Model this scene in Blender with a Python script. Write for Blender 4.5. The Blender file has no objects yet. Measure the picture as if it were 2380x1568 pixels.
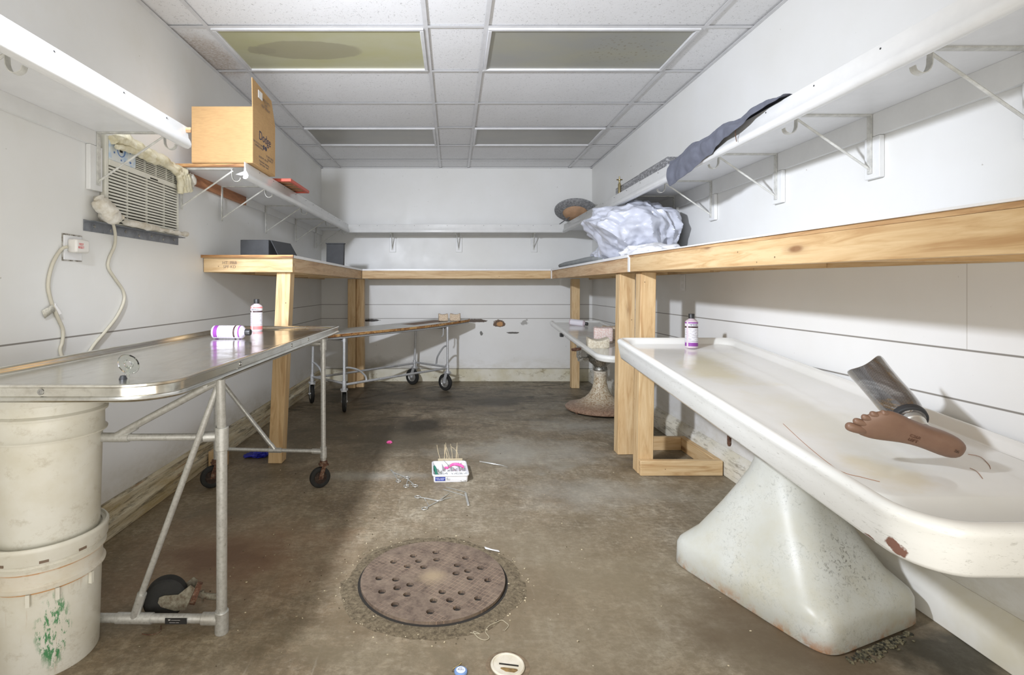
import bpy, bmesh, math, random
from math import sin, cos, pi, radians, sqrt
from mathutils import Vector, Matrix, noise as mn

random.seed(7)
sc = bpy.context.scene
COL = sc.collection

# ------------------------------------------------------------------ camera, light, exposure
EYE = 1.13
FPX = 1220.0
cam_d = bpy.data.cameras.new('camera')
cam = bpy.data.objects.new('camera', cam_d)
COL.objects.link(cam)
cam.location = (0, 0, EYE)
cam.rotation_euler = (pi / 2, 0, 0)
cam_d.sensor_width = 36
cam_d.lens = 36 * FPX / 2380
cam_d.shift_x = (1190 - 1053) / 2380
cam_d.shift_y = -(784 - 668) / 2380
cam_d.clip_start = 0.05
sc.camera = cam

sc.view_settings.view_transform = 'Standard'
sc.view_settings.look = 'None'
sc.view_settings.exposure = -0.22
sc.view_settings.gamma = 1
sc.view_settings.use_curve_mapping = False

w = bpy.data.worlds.new('world')
sc.world = w
w.use_nodes = True
w.node_tree.nodes['Background'].inputs[0].default_value = (0.9, 0.93, 1, 1)
w.node_tree.nodes['Background'].inputs[1].default_value = 0.15


def lamp(name, kind, loc, energy, color, size=None, size_y=None, target=None, radius=None):
    d = bpy.data.lights.new(name, kind)
    d.energy = energy
    d.color = color
    if kind == 'AREA':
        d.shape = 'RECTANGLE'
        d.size = size
        d.size_y = size_y or size
    if radius is not None:
        d.shadow_soft_size = radius
    o = bpy.data.objects.new(name, d)
    COL.objects.link(o)
    o.location = loc
    if target is not None:
        o.rotation_euler = (Vector(target) - Vector(loc)).to_track_quat('-Z', 'Y').to_euler()
    return o


# photographer's bare lamp standing left of the camera; the fills after it are added, unseen sources
k_ = lamp('work_lamp', 'SPOT', (-1.02, 0.95, 1.98), 600, (0.84, 0.89, 1.0), radius=0.07, target=(1.0, 4.5, 0.60))
k_.data.spot_size = radians(120)
k_.data.spot_blend = 1.0
k_ = lamp('fill_camera_axis', 'SPOT', (0.12, -0.3, 1.5), 6, (1.0, 0.98, 0.96), radius=0.25, target=(-0.15, 5.0, 2.1))  # added fill along the camera axis for far ceiling and back wall
k_.data.spot_size = radians(100)
k_.data.spot_blend = 1.0
lamp('fill_behind_camera', 'AREA', (0.05, -1.5, 1.45), 40, (1.0, 0.965, 0.90), 2.9, 2.0, (0.05, 3.0, 1.35))  # added soft fill behind the camera; the room is closed there
lamp('fill_bounce', 'AREA', (0.05, 0.1, 0.6), 24, (1.0, 0.97, 0.92), 2.4, 1.2, (0.05, 3.2, 2.6))  # added upward fill to brighten the ceiling, no fixture there

# room numbers (metres): camera at x=0, y=0
XL, XR, YB, ZC, YN = -1.59, 1.679, 6.34, 2.575, -1.9

# ------------------------------------------------------------------ helpers


def s2l(c):
    def f(v):
        v = v / 255.0
        return v / 12.92 if v <= 0.04045 else ((v + 0.055) / 1.055) ** 2.4
    return tuple(f(v) for v in c) + (1.0,)


class MB:
    def __init__(self):
        self.v = []
        self.f = []

    def add(self, verts, faces, M=None):
        b = len(self.v)
        for p in verts:
            p = Vector(p)
            if M is not None:
                p = M @ p
            self.v.append(p)
        for f in faces:
            self.f.append([i + b for i in f])
        return self

    def box(self, x0, x1, y0, y1, z0, z1, M=None, taper=None):
        vs = [(x0, y0, z0), (x1, y0, z0), (x1, y1, z0), (x0, y1, z0), (x0, y0, z1), (x1, y0, z1), (x1, y1, z1), (x0, y1, z1)]
        return self.add(vs, [(0, 3, 2, 1), (4, 5, 6, 7), (0, 1, 5, 4), (1, 2, 6, 5), (2, 3, 7, 6), (3, 0, 4, 7)], M)

    def hexa(self, a, b):
        # a: bottom 4 points, b: top 4 points
        return self.add(list(a) + list(b), [(0, 3, 2, 1), (4, 5, 6, 7), (0, 1, 5, 4), (1, 2, 6, 5), (2, 3, 7, 6), (3, 0, 4, 7)])

    def loft(self, rings, cap=True, closed=False):
        n = len(rings[0])
        vs = [p for r in rings for p in r]
        fs = []
        m = len(rings)
        for i in range(m if closed else m - 1):
            j = (i + 1) % m
            for k in range(n):
                k2 = (k + 1) % n
                fs.append((i * n + k, i * n + k2, j * n + k2, j * n + k))
        if cap and not closed:
            fs.append(tuple(reversed(range(n))))
            fs.append(tuple(range((m - 1) * n, m * n)))
        return self.add(vs, fs)

    def tube(self, pts, r, seg=12, smooth=0, cap=True, M=None):
        pts = [Vector(p) for p in pts]
        if smooth:
            pts = spline(pts, smooth)
        n = len(pts)
        rr = r if isinstance(r, (list, tuple)) else [r] * n
        if len(rr) != n:
            rr = [rr[min(len(rr) - 1, int(i * (len(rr) - 1) / (n - 1) + 0.5))] for i in range(n)]
        rings = []
        t0 = (pts[1] - pts[0]).normalized()
        up = Vector((0, 0, 1)) if abs(t0.z) < 0.9 else Vector((1, 0, 0))
        nrm = (up - t0 * up.dot(t0)).normalized()
        for i, p in enumerate(pts):
            a = pts[max(0, i - 1)]
            b = pts[min(n - 1, i + 1)]
            t = (b - a)
            if t.length < 1e-9:
                t = t0
            t = t.normalized()
            nrm = (nrm - t * nrm.dot(t))
            if nrm.length < 1e-6:
                nrm = t.orthogonal()
            nrm.normalize()
            bi = t.cross(nrm)
            rings.append([p + (nrm * cos(2 * pi * k / seg) + bi * sin(2 * pi * k / seg)) * rr[i] for k in range(seg)])
        if M is not None:
            rings = [[M @ p for p in q] for q in rings]
        return self.loft(rings, cap)

    def strip(self, pts, wid, thick, side, smooth=0):
        """flat bar along a path; side = direction of its width"""
        pts = [Vector(p) for p in pts]
        if smooth:
            pts = spline(pts, smooth)
        side = Vector(side).normalized()
        rings = []
        for i, p in enumerate(pts):
            t = (pts[min(len(pts) - 1, i + 1)] - pts[max(0, i - 1)]).normalized()
            nn = t.cross(side).normalized()
            a, b = side * wid / 2, nn * thick / 2
            rings.append([p - a - b, p + a - b, p + a + b, p - a + b])
        return self.loft(rings)

    def lathe(self, prof, seg=32, M=None, cap=True):
        rings = []
        for r, z in prof:
            r = max(r, 1e-5)
            rings.append([Vector((r * cos(2 * pi * k / seg), r * sin(2 * pi * k / seg), z)) for k in range(seg)])
        if M is not None:
            rings = [[M @ p for p in q] for q in rings]
        return self.loft(rings, cap)

    def extr(self, poly, y0, y1, M=None):
        """poly = list of (x,z); extruded along y"""
        rings = [[Vector((x, y0, z)) for x, z in poly], [Vector((x, y1, z)) for x, z in poly]]
        if M is not None:
            rings = [[M @ p for p in q] for q in rings]
        return self.loft(rings)

    def torus(self, R, r, seg=24, s2=8, M=None):
        rings = []
        for i in range(seg):
            a = 2 * pi * i / seg
            rings.append([Vector(((R + r * cos(2 * pi * k / s2)) * cos(a), (R + r * cos(2 * pi * k / s2)) * sin(a), r * sin(2 * pi * k / s2))) for k in range(s2)])
        if M is not None:
            rings = [[M @ p for p in q] for q in rings]
        return self.loft(rings, closed=True)

    def grid(self, fn, nu, nv):
        vs = [fn(i / nu, j / nv) for i in range(nu + 1) for j in range(nv + 1)]
        fs = [(i * (nv + 1) + j, (i + 1) * (nv + 1) + j, (i + 1) * (nv + 1) + j + 1, i * (nv + 1) + j + 1) for i in range(nu) for j in range(nv)]
        return self.add(vs, fs)


def spline(pts, n):
    out = []
    m = len(pts)
    for i in range(m - 1):
        p0 = pts[max(0, i - 1)]
        p1 = pts[i]
        p2 = pts[i + 1]
        p3 = pts[min(m - 1, i + 2)]
        for k in range(n):
            t = k / n
            out.append(0.5 * ((2 * p1) + (p2 - p0) * t + (2 * p0 - 5 * p1 + 4 * p2 - p3) * t * t + (3 * p1 - p0 - 3 * p2 + p3) * t ** 3))
    out.append(pts[-1])
    return out


def obj(name, mb, mat, parent=None, world=True, bevel=0, seg=2, subsurf=0, sharp=40, solid=0, kind=None):
    """link one mesh object. world=True: vertices are world coordinates"""
    vs = [Vector(v) for v in mb.v]
    origin = Vector((0, 0, 0))
    if parent is not None and world:
        inv = parent.matrix_basis.inverted()
        pp = parent.parent
        if pp is not None:
            inv = inv @ pp.matrix_basis.inverted()
        vs = [inv @ v for v in vs]
    elif parent is None and world:
        lo = Vector((min(v.x for v in vs), min(v.y for v in vs), min(v.z for v in vs)))
        hi = Vector((max(v.x for v in vs), max(v.y for v in vs), max(v.z for v in vs)))
        origin = Vector(((lo.x + hi.x) / 2, (lo.y + hi.y) / 2, lo.z))
        vs = [v - origin for v in vs]
    me = bpy.data.meshes.new(name)
    me.from_pydata([tuple(v) for v in vs], [], mb.f)
    bm = bmesh.new()
    bm.from_mesh(me)
    bmesh.ops.recalc_face_normals(bm, faces=bm.faces[:])
    bm.to_mesh(me)
    bm.free()
    me.validate()
    me.shade_smooth()
    me.set_sharp_from_angle(angle=radians(sharp))
    if mat is not None:
        me.materials.append(mat)
    o = bpy.data.objects.new(name, me)
    COL.objects.link(o)
    o.location = origin
    if parent is not None:
        o.parent = parent
    if solid:
        m = o.modifiers.new('solid', 'SOLIDIFY')
        m.thickness = solid
        m.offset = 0
    if bevel:
        m = o.modifiers.new('bevel', 'BEVEL')
        m.width = bevel
        m.segments = seg
        m.limit_method = 'ANGLE'
        m.angle_limit = radians(35)
        m.harden_normals = False
    if subsurf:
        m = o.modifiers.new('subsurf', 'SUBSURF')
        m.levels = subsurf
        m.render_levels = subsurf
    if kind:
        o['kind'] = kind
    return o


def tag(o, label, cat, group=None, kind=None):
    o['label'] = label
    o['category'] = cat
    if group:
        o['group'] = group
    if kind:
        o['kind'] = kind
    return o


def thing(name, loc, label, cat, group=None, rot=(0, 0, 0)):
    o = bpy.data.objects.new(name, None)
    o.empty_display_size = 0.05
    COL.objects.link(o)
    o.rotation_mode = 'XYZ'
    o.location = loc
    o.rotation_euler = rot
    o.matrix_basis = Matrix.LocRotScale(Vector(loc), o.rotation_euler, None)
    return tag(o, label, cat, group)


def dup(root, loc, rot=None, label=None):
    r = root.copy()
    COL.objects.link(r)
    r.location = loc
    if rot is not None:
        r.rotation_euler = rot
    if label:
        r['label'] = label
    for ch in list(root.children):
        c = ch.copy()
        COL.objects.link(c)
        c.parent = r
        for g in list(ch.children):
            d = g.copy()
            COL.objects.link(d)
            d.parent = c
    return r


def text(name, body, size, origin, right, up, mat, parent, ext=0.0003, align='CENTER'):
    cu = bpy.data.curves.new(name, 'FONT')
    cu.body = body
    cu.size = size
    cu.extrude = ext
    cu.align_x = align
    cu.align_y = 'CENTER'
    to = bpy.data.objects.new(name + '_c', cu)
    COL.objects.link(to)
    dg = bpy.context.evaluated_depsgraph_get()
    dg.update()
    me = bpy.data.meshes.new_from_object(to.evaluated_get(dg))
    bpy.data.objects.remove(to)
    R = Vector(right).normalized()
    U = Vector(up)
    U = (U - R * U.dot(R)).normalized()
    N = R.cross(U)
    M = Matrix.Translation(Vector(origin)) @ Matrix((R, U, N)).transposed().to_4x4()
    if parent is not None:
        inv = parent.matrix_basis.inverted()
        if parent.parent is not None:
            inv = inv @ parent.parent.matrix_basis.inverted()
        M = inv @ M
    me.transform(M)
    me.materials.clear()
    me.materials.append(mat)
    o = bpy.data.objects.new(name, me)
    COL.objects.link(o)
    o.parent = parent
    return o


def at(px, py, Y):
    """point at depth Y seen at photo pixel px,py"""
    return Vector(((px - 1053) * Y / FPX, Y, EYE - (py - 668) * Y / FPX))


def floor_at(px, py, z=0.0):
    Y = (EYE - z) * FPX / (py - 668)
    return Vector(((px - 1053) * Y / FPX, Y, z))


# ------------------------------------------------------------------ materials
class NT:
    def __init__(self, name, color=(200, 200, 200), rough=0.5, metal=0.0, **kw):
        self.m = bpy.data.materials.new(name)
        self.m.use_nodes = True
        self.t = self.m.node_tree
        self.b = self.t.nodes['Principled BSDF']
        self.b.inputs['Base Color'].default_value = s2l(color)
        self.b.inputs['Roughness'].default_value = rough
        self.b.inputs['Metallic'].default_value = metal
        for k, v in kw.items():
            self.b.inputs[k.replace('_', ' ')].default_value = v
        self._co = None

    def n(self, typ, **kw):
        nd = self.t.nodes.new(typ)
        for k, v in kw.items():
            setattr(nd, k, v)
        return nd

    def lk(self, a, b):
        self.t.links.new(a, b)

    def co(self, world=False):
        if world:
            return self.n('ShaderNodeNewGeometry').outputs['Position']
        if self._co is None:
            self._co = self.n('ShaderNodeTexCoord')
        return self._co.outputs['Object']

    def rnd(self):
        oi = self.n('ShaderNodeObjectInfo')
        return oi.outputs['Random']

    def mapped(self, vec, scale=(1, 1, 1), loc=(0, 0, 0), rot=(0, 0, 0)):
        mp = self.n('ShaderNodeMapping')
        mp.inputs['Scale'].default_value = scale
        mp.inputs['Location'].default_value = loc
        mp.inputs['Rotation'].default_value = rot
        self.lk(vec, mp.inputs['Vector'])
        return mp.outputs[0]

    def noise(self, vec, scale, detail=4, rough=0.55, dist=0.0, out=0):
        nd = self.n('ShaderNodeTexNoise')
        nd.inputs['Scale'].default_value = scale
        nd.inputs['Detail'].default_value = detail
        nd.inputs['Roughness'].default_value = rough
        nd.inputs['Distortion'].default_value = dist
        self.lk(vec, nd.inputs['Vector'])
        return nd.outputs[out]

    def voro(self, vec, scale, feature='F1', out='Distance'):
        nd = self.n('ShaderNodeTexVoronoi', feature=feature)
        nd.inputs['Scale'].default_value = scale
        self.lk(vec, nd.inputs['Vector'])
        return nd.outputs[out]

    def ramp(self, fac, stops, interp='LINEAR'):
        nd = self.n('ShaderNodeValToRGB')
        cr = nd.color_ramp
        cr.interpolation = interp
        while len(cr.elements) > 1:
            cr.elements.remove(cr.elements[-1])
        for i, (p, c) in enumerate(stops):
            if not isinstance(c, tuple):
                c = (c, c, c, 1)
            elif len(c) == 3:
                c = s2l(c)
            if i == 0:
                cr.elements[0].position = p
                cr.elements[0].color = c
            else:
                e = cr.elements.new(p)
                e.color = c
        self.lk(fac, nd.inputs['Fac'])
        return nd.outputs['Color']

    def mix(self, fac, a, b, mode='MIX'):
        nd = self.n('ShaderNodeMix', data_type='RGBA', blend_type=mode)
        if isinstance(fac, (int, float)):
            nd.inputs[0].default_value = fac
        else:
            self.lk(fac, nd.inputs[0])
        for v, i in ((a, 6), (b, 7)):
            if isinstance(v, tuple):
                nd.inputs[i].default_value = s2l(v) if len(v) == 3 else v
            else:
                self.lk(v, nd.inputs[i])
        return nd.outputs[2]

    def math(self, op, a, b=None, clamp=False):
        nd = self.n('ShaderNodeMath', operation=op)
        nd.use_clamp = clamp
        for v, i in ((a, 0), (b, 1)):
            if v is None:
                continue
            if isinstance(v, (int, float)):
                nd.inputs[i].default_value = v
            else:
                self.lk(v, nd.inputs[i])
        return nd.outputs[0]

    def sep(self, vec):
        nd = self.n('ShaderNodeSeparateXYZ')
        self.lk(vec, nd.inputs[0])
        return nd.outputs

    def blob(self, vec, c, r, wob=0.35, wscale=6.0, soft=0.25, amp=1.0):
        """soft-edged noisy ellipsoid mask"""
        nz = self.noise(vec, wscale, 5, 0.6, out='Color' if False else 0)
        mp = self.n('ShaderNodeMapping')
        mp.inputs['Location'].default_value = tuple(-ci / ri for ci, ri in zip(c, r))
        mp.inputs['Scale'].default_value = tuple(1 / ri for ri in r)
        self.lk(vec, mp.inputs['Vector'])
        ln = self.n('ShaderNodeVectorMath', operation='LENGTH')
        self.lk(mp.outputs[0], ln.inputs[0])
        d = self.math('ADD', ln.outputs['Value'], self.math('MULTIPLY', self.math('SUBTRACT', nz, 0.5), wob * 4))
        return self.ramp(d, [(0.0, amp), (max(0.02, 1 - soft), amp), (1.0, 0.0)])

    def color(self, sock):
        self.lk(sock, self.b.inputs['Base Color'])

    def rough(self, sock):
        self.lk(sock, self.b.inputs['Roughness'])

    def bump(self, h, strength=0.3, dist=0.01):
        nd = self.n('ShaderNodeBump')
        nd.inputs['Strength'].default_value = strength
        nd.inputs['Distance'].default_value = dist
        self.lk(h, nd.inputs['Height'])
        self.lk(nd.outputs[0], self.b.inputs['Normal'])


def seam(m, c, pos, half=0.0016, soft=0.0012):
    """1 on a thin seam at coordinate value pos"""
    d = m.math('ABSOLUTE', m.math('SUBTRACT', c, pos))
    mr = m.n('ShaderNodeMapRange')
    m.lk(d, mr.inputs['Value'])
    mr.inputs['From Min'].default_value = half
    mr.inputs['From Max'].default_value = half + soft
    mr.inputs['To Min'].default_value = 1
    mr.inputs['To Max'].default_value = 0
    return mr.outputs[0]


def wall_mat(name, side):
    m = NT(name, (228, 228, 226), 0.42)
    P = m.co(world=True)
    X, Y, Z = m.sep(P)
    c = m.ramp(m.noise(P, 1.3, 4, 0.6), [(0.3, (226, 225, 220)), (0.7, (233, 233, 231))])
    if side == 'left':
        c = m.mix(m.ramp(m.noise(P, 2.4, 5, 0.65), [(0.55, 0.0), (0.8, 0.3)]), c, (214, 210, 196))
    # scuffs
    sc_ = m.ramp(m.noise(m.mapped(P, (3, 3, 22)), 1.6, 6, 0.75), [(0.66, 0.0), (0.72, 0.28)])
    band = m.ramp(Z, [(0.0, 1.0), (0.93, 1.0), (0.95, 0.15), (1.0, 0.15)])
    c = m.mix(m.math('MULTIPLY', sc_, band), c, (178, 176, 170))
    specks = m.ramp(m.noise(P, 34, 3, 0.6), [(0.735, 0.0), (0.76, 0.6)])
    c = m.mix(specks, c, (140, 128, 112))
    # low grime
    g = m.math('MULTIPLY', m.ramp(Z, [(0.0, 1.0), (0.14, 0.45), (0.32, 0.0)]), m.ramp(m.noise(m.mapped(P, (2.2, 2.2, 5)), 2.2, 6, 0.7), [(0.42, 0.0), (0.65, 0.85)]))
    c = m.mix(g, c, (168, 156, 118))
    zs = [0.925, 0.757] + ([0.153] if side == 'back' else [])
    for z in zs:
        c = m.mix(m.math('MULTIPLY', seam(m, Z, z, 0.0022, 0.002), 0.8), c, (96, 88, 76))
    if side == 'right':
        c = m.mix(m.math('MULTIPLY', m.math('MULTIPLY', seam(m, Y, 1.715, 0.0008, 0.0012), m.math('MULTIPLY', m.math('GREATER_THAN', Z, 0.927), m.math('LESS_THAN', Z, 1.28))), 0.45), c, (140, 130, 115))
    if side == 'back':
        for (cx, cz, rx, rz, col, wb) in [(0.56, 0.705, 0.075, 0.05, (92, 66, 42), 0.45), (0.27, 0.73, 0.16, 0.022, (70, 52, 36), 0.3), (-1.0, 0.735, 0.14, 0.016, (48, 40, 32), 0.3), (0.86, 0.71, 0.05, 0.035, (172, 170, 166), 0.7), (0.72, 0.585, 0.07, 0.012, (100, 98, 92), 0.5), (0.34, 0.58, 0.02, 0.03, (110, 108, 104), 0.6)]:
            bl = m.blob(P, (cx, YB, cz), (rx, 9.0, rz), wb, 16, 0.15)
            c = m.mix(bl, c, col)
        bl = m.blob(P, (0.565, YB, 0.69), (0.040, 9.0, 0.030), 0.4, 20, 0.2)
        c = m.mix(bl, c, (186, 138, 84))
        st = m.blob(P, (0.55, YB, 0.0), (0.55, 9.0, 0.14), 0.3, 7, 0.6, 0.8)
        c = m.mix(st, c, (150, 120, 64))
        st = m.blob(P, (-0.85, YB, 0.12), (0.5, 9.0, 0.2), 0.35, 6, 0.7, 0.5)
        c = m.mix(st, c, (120, 112, 84))
    m.color(c)
    m.bump(m.noise(P, 60, 3, 0.6), 0.05, 0.004)
    m.rough(m.ramp(m.noise(P, 5, 3), [(0.3, 0.36), (0.7, 0.5)]))
    return m.m


def floor_mat():
    m = NT('stained_concrete', (128, 118, 100), 0.5)
    P = m.co(world=True)
    big = m.noise(P, 0.55, 4, 0.6, 0.6)
    mid = m.noise(P, 2.6, 8, 0.68, 0.5)
    fine = m.noise(m.mapped(P, (1.6, 0.6, 1)), 13, 8, 0.72)
    X, Y, Z = m.sep(P)
    base = m.ramp(mid, [(0.30, (106, 92, 70)), (0.45, (146, 129, 104)), (0.6, (166, 153, 129)), (0.78, (190, 182, 162))])
    grey = m.ramp(mid, [(0.30, (112, 106, 90)), (0.48, (150, 143, 126)), (0.62, (168, 163, 149)), (0.78, (198, 195, 185))])
    gm = m.math('ADD', m.math('MULTIPLY', X, 0.30), m.math('ADD', m.math('MULTIPLY', Y, 0.045), m.math('MULTIPLY', m.math('SUBTRACT', big, 0.5), 2.2)))
    c = m.mix(m.ramp(gm, [(0.05, 0.0), (0.75, 1.0)]), base, grey)
    c = m.mix(m.ramp(fine, [(0.42, 0.5), (0.62, 0.0)]), c, (108, 96, 76))
    c = m.mix(m.ramp(m.noise(P, 42, 5, 0.7), [(0.5, 0.0), (0.72, 0.35)]), c, (186, 176, 156))
    f2 = m.noise(m.mapped(P, (1.0, 1.5, 1)), 34, 10, 0.8, 0.4)
    c = m.mix(m.ramp(f2, [(0.44, 0.42), (0.52, 0.0)]), c, (92, 80, 60))
    c = m.mix(m.ramp(f2, [(0.56, 0.0), (0.66, 0.4)]), c, (196, 188, 168))
    pat = m.noise(m.mapped(P, (0.8, 1.6, 1), rot=(0, 0, 0.25)), 5.5, 10, 0.78, 0.7)
    c = m.mix(m.ramp(pat, [(0.50, 0.0), (0.60, 0.45)]), c, (104, 92, 72))
    # faint scratches
    wv = m.ramp(m.noise(m.mapped(P, (9, 0.55, 1), rot=(0, 0, 0.6)), 4, 5, 0.7), [(0.62, 0.0), (0.7, 0.28)])
    c = m.mix(wv, c, (182, 174, 156))
    # black mottling at the far end
    far = m.ramp(m.math('MULTIPLY', m.math('SUBTRACT', Y, 3.0), 0.3), [(0.0, 0.0), (0.7, 1.0)])
    mot = m.ramp(m.noise(m.mapped(P, (1, 1.9, 1)), 3.1, 9, 0.72, 0.8), [(0.5, 0.0), (0.60, 0.9)])
    c = m.mix(m.math('MULTIPLY', far, mot), c, (56, 50, 38))
    mot2 = m.ramp(m.noise(m.mapped(P, (1.2, 1.2, 1), loc=(3, 1, 0)), 1.9, 10, 0.78, 0.8), [(0.50, 0.0), (0.62, 0.7)])
    c = m.mix(mot2, c, (118, 106, 84))
    for (cx, cy, rx, ry, col, a, wb, ws) in [
            (-0.42, 4.0, 0.5, 0.62, (84, 76, 60), 0.8, 0.35, 3.0), (-0.28, 4.3, 0.26, 0.30, (52, 46, 35), 0.9, 0.35, 4.0),
            (-0.95, 2.2, 0.26, 0.2, (60, 38, 32), 0.85, 0.5, 6.0), (-0.95, 2.2, 0.55, 0.45, (150, 116, 86), 0.45, 0.4, 3.0), (0.05, 5.4, 1.2, 0.6, (70, 62, 48), 0.6, 0.5, 2.4), (-0.9, 5.6, 0.6, 0.7, (52, 46, 36), 0.7, 0.4, 3.0),
            (-1.1, 4.2, 0.35, 1.2, (84, 76, 60), 0.6, 0.5, 3.0), (0.4, 1.9, 0.8, 0.9, (124, 112, 90), 0.55, 0.35, 2.0), (-0.077, 2.04, 0.52, 0.46, (104, 88, 66), 0.75, 0.22, 4.0), (0.45, 5.2, 0.35, 0.25, (60, 54, 42), 0.7, 0.4, 4.0),  # widest blob: near floor darkened in colour against the strong fill
            (1.15, 1.75, 0.5, 0.42, (88, 72, 52), 0.8, 0.25, 5.0), (1.55, 1.62, 0.3, 0.16, (34, 32, 22), 0.8, 0.4, 9.0), (1.35, 3.35, 0.35, 0.3, (60, 52, 40), 0.8, 0.3, 6.0)]:
        c = m.mix(m.blob(P, (cx, cy, 0), (rx, ry, 9), wb, ws, 0.6, a), c, col)
    for (cx, cy, rx, ry, a) in [(0.5, 3.6, 0.7, 0.4, 0.5), (1.0, 4.3, 0.4, 0.3, 0.5), (0.75, 2.9, 0.5, 0.3, 0.4), (-0.45, 3.15, 0.35, 0.1, 0.45)]:
        c = m.mix(m.blob(P, (cx, cy, 0), (rx, ry, 9), 0.5, 4, 0.8, a), c, (176, 174, 164))
    # little white flecks
    c = m.mix(m.ramp(m.voro(P, 15), [(0.0, 0.8), (0.028, 0.8), (0.034, 0.0)]), c, (214, 204, 180))
    m.color(c)
    m.rough(m.ramp(mid, [(0.3, 0.42), (0.7, 0.62)]))
    m.bump(m.mix(0.5, m.noise(P, 60, 6, 0.7), fine), 0.22, 0.006)
    return m.m


def wood_mat(name, axis, light=(218, 190, 146), mid=(206, 174, 128), dark=(182, 144, 98), dirt=0.0, knots=True, rough=0.55):
    m = NT(name, light, rough)
    P = m.co()
    r = m.rnd()
    off = m.n('ShaderNodeCombineXYZ')
    m.lk(m.math('MULTIPLY', r, 17.0), off.inputs[0])
    m.lk(m.math('MULTIPLY', r, 31.0), off.inputs[1])
    m.lk(m.math('MULTIPLY', r, 9.0), off.inputs[2])
    va = m.n('ShaderNodeVectorMath', operation='ADD')
    m.lk(P, va.inputs[0])
    m.lk(off.outputs[0], va.inputs[1])
    P = va.outputs[0]
    k = {'x': (0.09, 1, 1), 'y': (1, 0.09, 1), 'z': (1, 1, 0.09)}[axis]
    sp = {'x': (0.30, 1, 1), 'y': (1, 0.30, 1), 'z': (1, 1, 0.30)}[axis]
    Q = m.mapped(P, k)
    g1 = m.noise(Q, 26, 5, 0.6, 1.2)
    g2 = m.noise(Q, 120, 3, 0.6, 0.4)
    c = m.ramp(g1, [(0.32, dark), (0.46, mid), (0.6, light), (0.8, light)])
    c = m.mix(m.ramp(g2, [(0.5, 0.0), (0.75, 0.35)]), c, dark)
    if knots:
        v = m.voro(m.mapped(P, sp), 5.2)
        c = m.mix(m.ramp(v, [(0.0, 0.95), (0.045, 0.85), (0.075, 0.25), (0.13, 0.0)]), c, (112, 66, 32))
        v2 = m.voro(P, 14)
        c = m.mix(m.ramp(v2, [(0.0, 0.9), (0.04, 0.8), (0.06, 0.0)]), c, (72, 46, 26))
    c = m.mix(m.ramp(m.noise(P, 5, 4, 0.6), [(0.45, 0.0), (0.75, 0.4)]), c, mid)
    if dirt:
        c = m.mix(m.ramp(m.noise(m.mapped(P, k), 9, 6, 0.75), [(0.45, 0.0), (0.62, dirt)]), c, (92, 84, 66))
    m.color(c)
    m.bump(g2, 0.12, 0.002)
    return m.m


def plain(name, color, rough=0.5, metal=0.0, var=0.0, vs=12, col2=None, bump=0.0, **kw):
    m = NT(name, color, rough, metal, **kw)
    if var or col2:
        P = m.co()
        c2 = col2 or tuple(max(0, int(x * (1 - var))) for x in color)
        m.color(m.ramp(m.noise(P, vs, 5, 0.65), [(0.38, color), (0.68, c2)]))
    if bump:
        m.bump(m.noise(m.co(), vs * 2, 4, 0.6), bump, 0.004)
    return m.m


def galv_mat(name='galvanised_steel', base=(196, 196, 192), dark=(172, 172, 165), rough=0.42, metal=0.55):
    m = NT(name, base, rough, metal)
    P = m.co()
    c = m.ramp(m.noise(P, 90, 5, 0.7), [(0.30, dark), (0.46, base), (0.75, (212, 212, 208))])
    c = m.mix(m.ramp(m.noise(P, 9, 4, 0.6), [(0.55, 0.0), (0.75, 0.4)]), c, (150, 142, 126))
    m.color(c)
    m.rough(m.ramp(m.noise(P, 30, 3), [(0.3, 0.32), (0.7, 0.52)]))
    return m.m


def rust_mat(name='rusty_iron', a=(104, 70, 52), b=(62, 46, 38), c3=(140, 126, 108)):
    m = NT(name, a, 0.8, 0.2)
    P = m.co()
    m.color(m.ramp(m.noise(P, 60, 6, 0.7), [(0.34, b), (0.5, a), (0.68, c3)]))
    m.bump(m.noise(P, 150, 4, 0.7), 0.5, 0.003)
    return m.m


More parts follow.
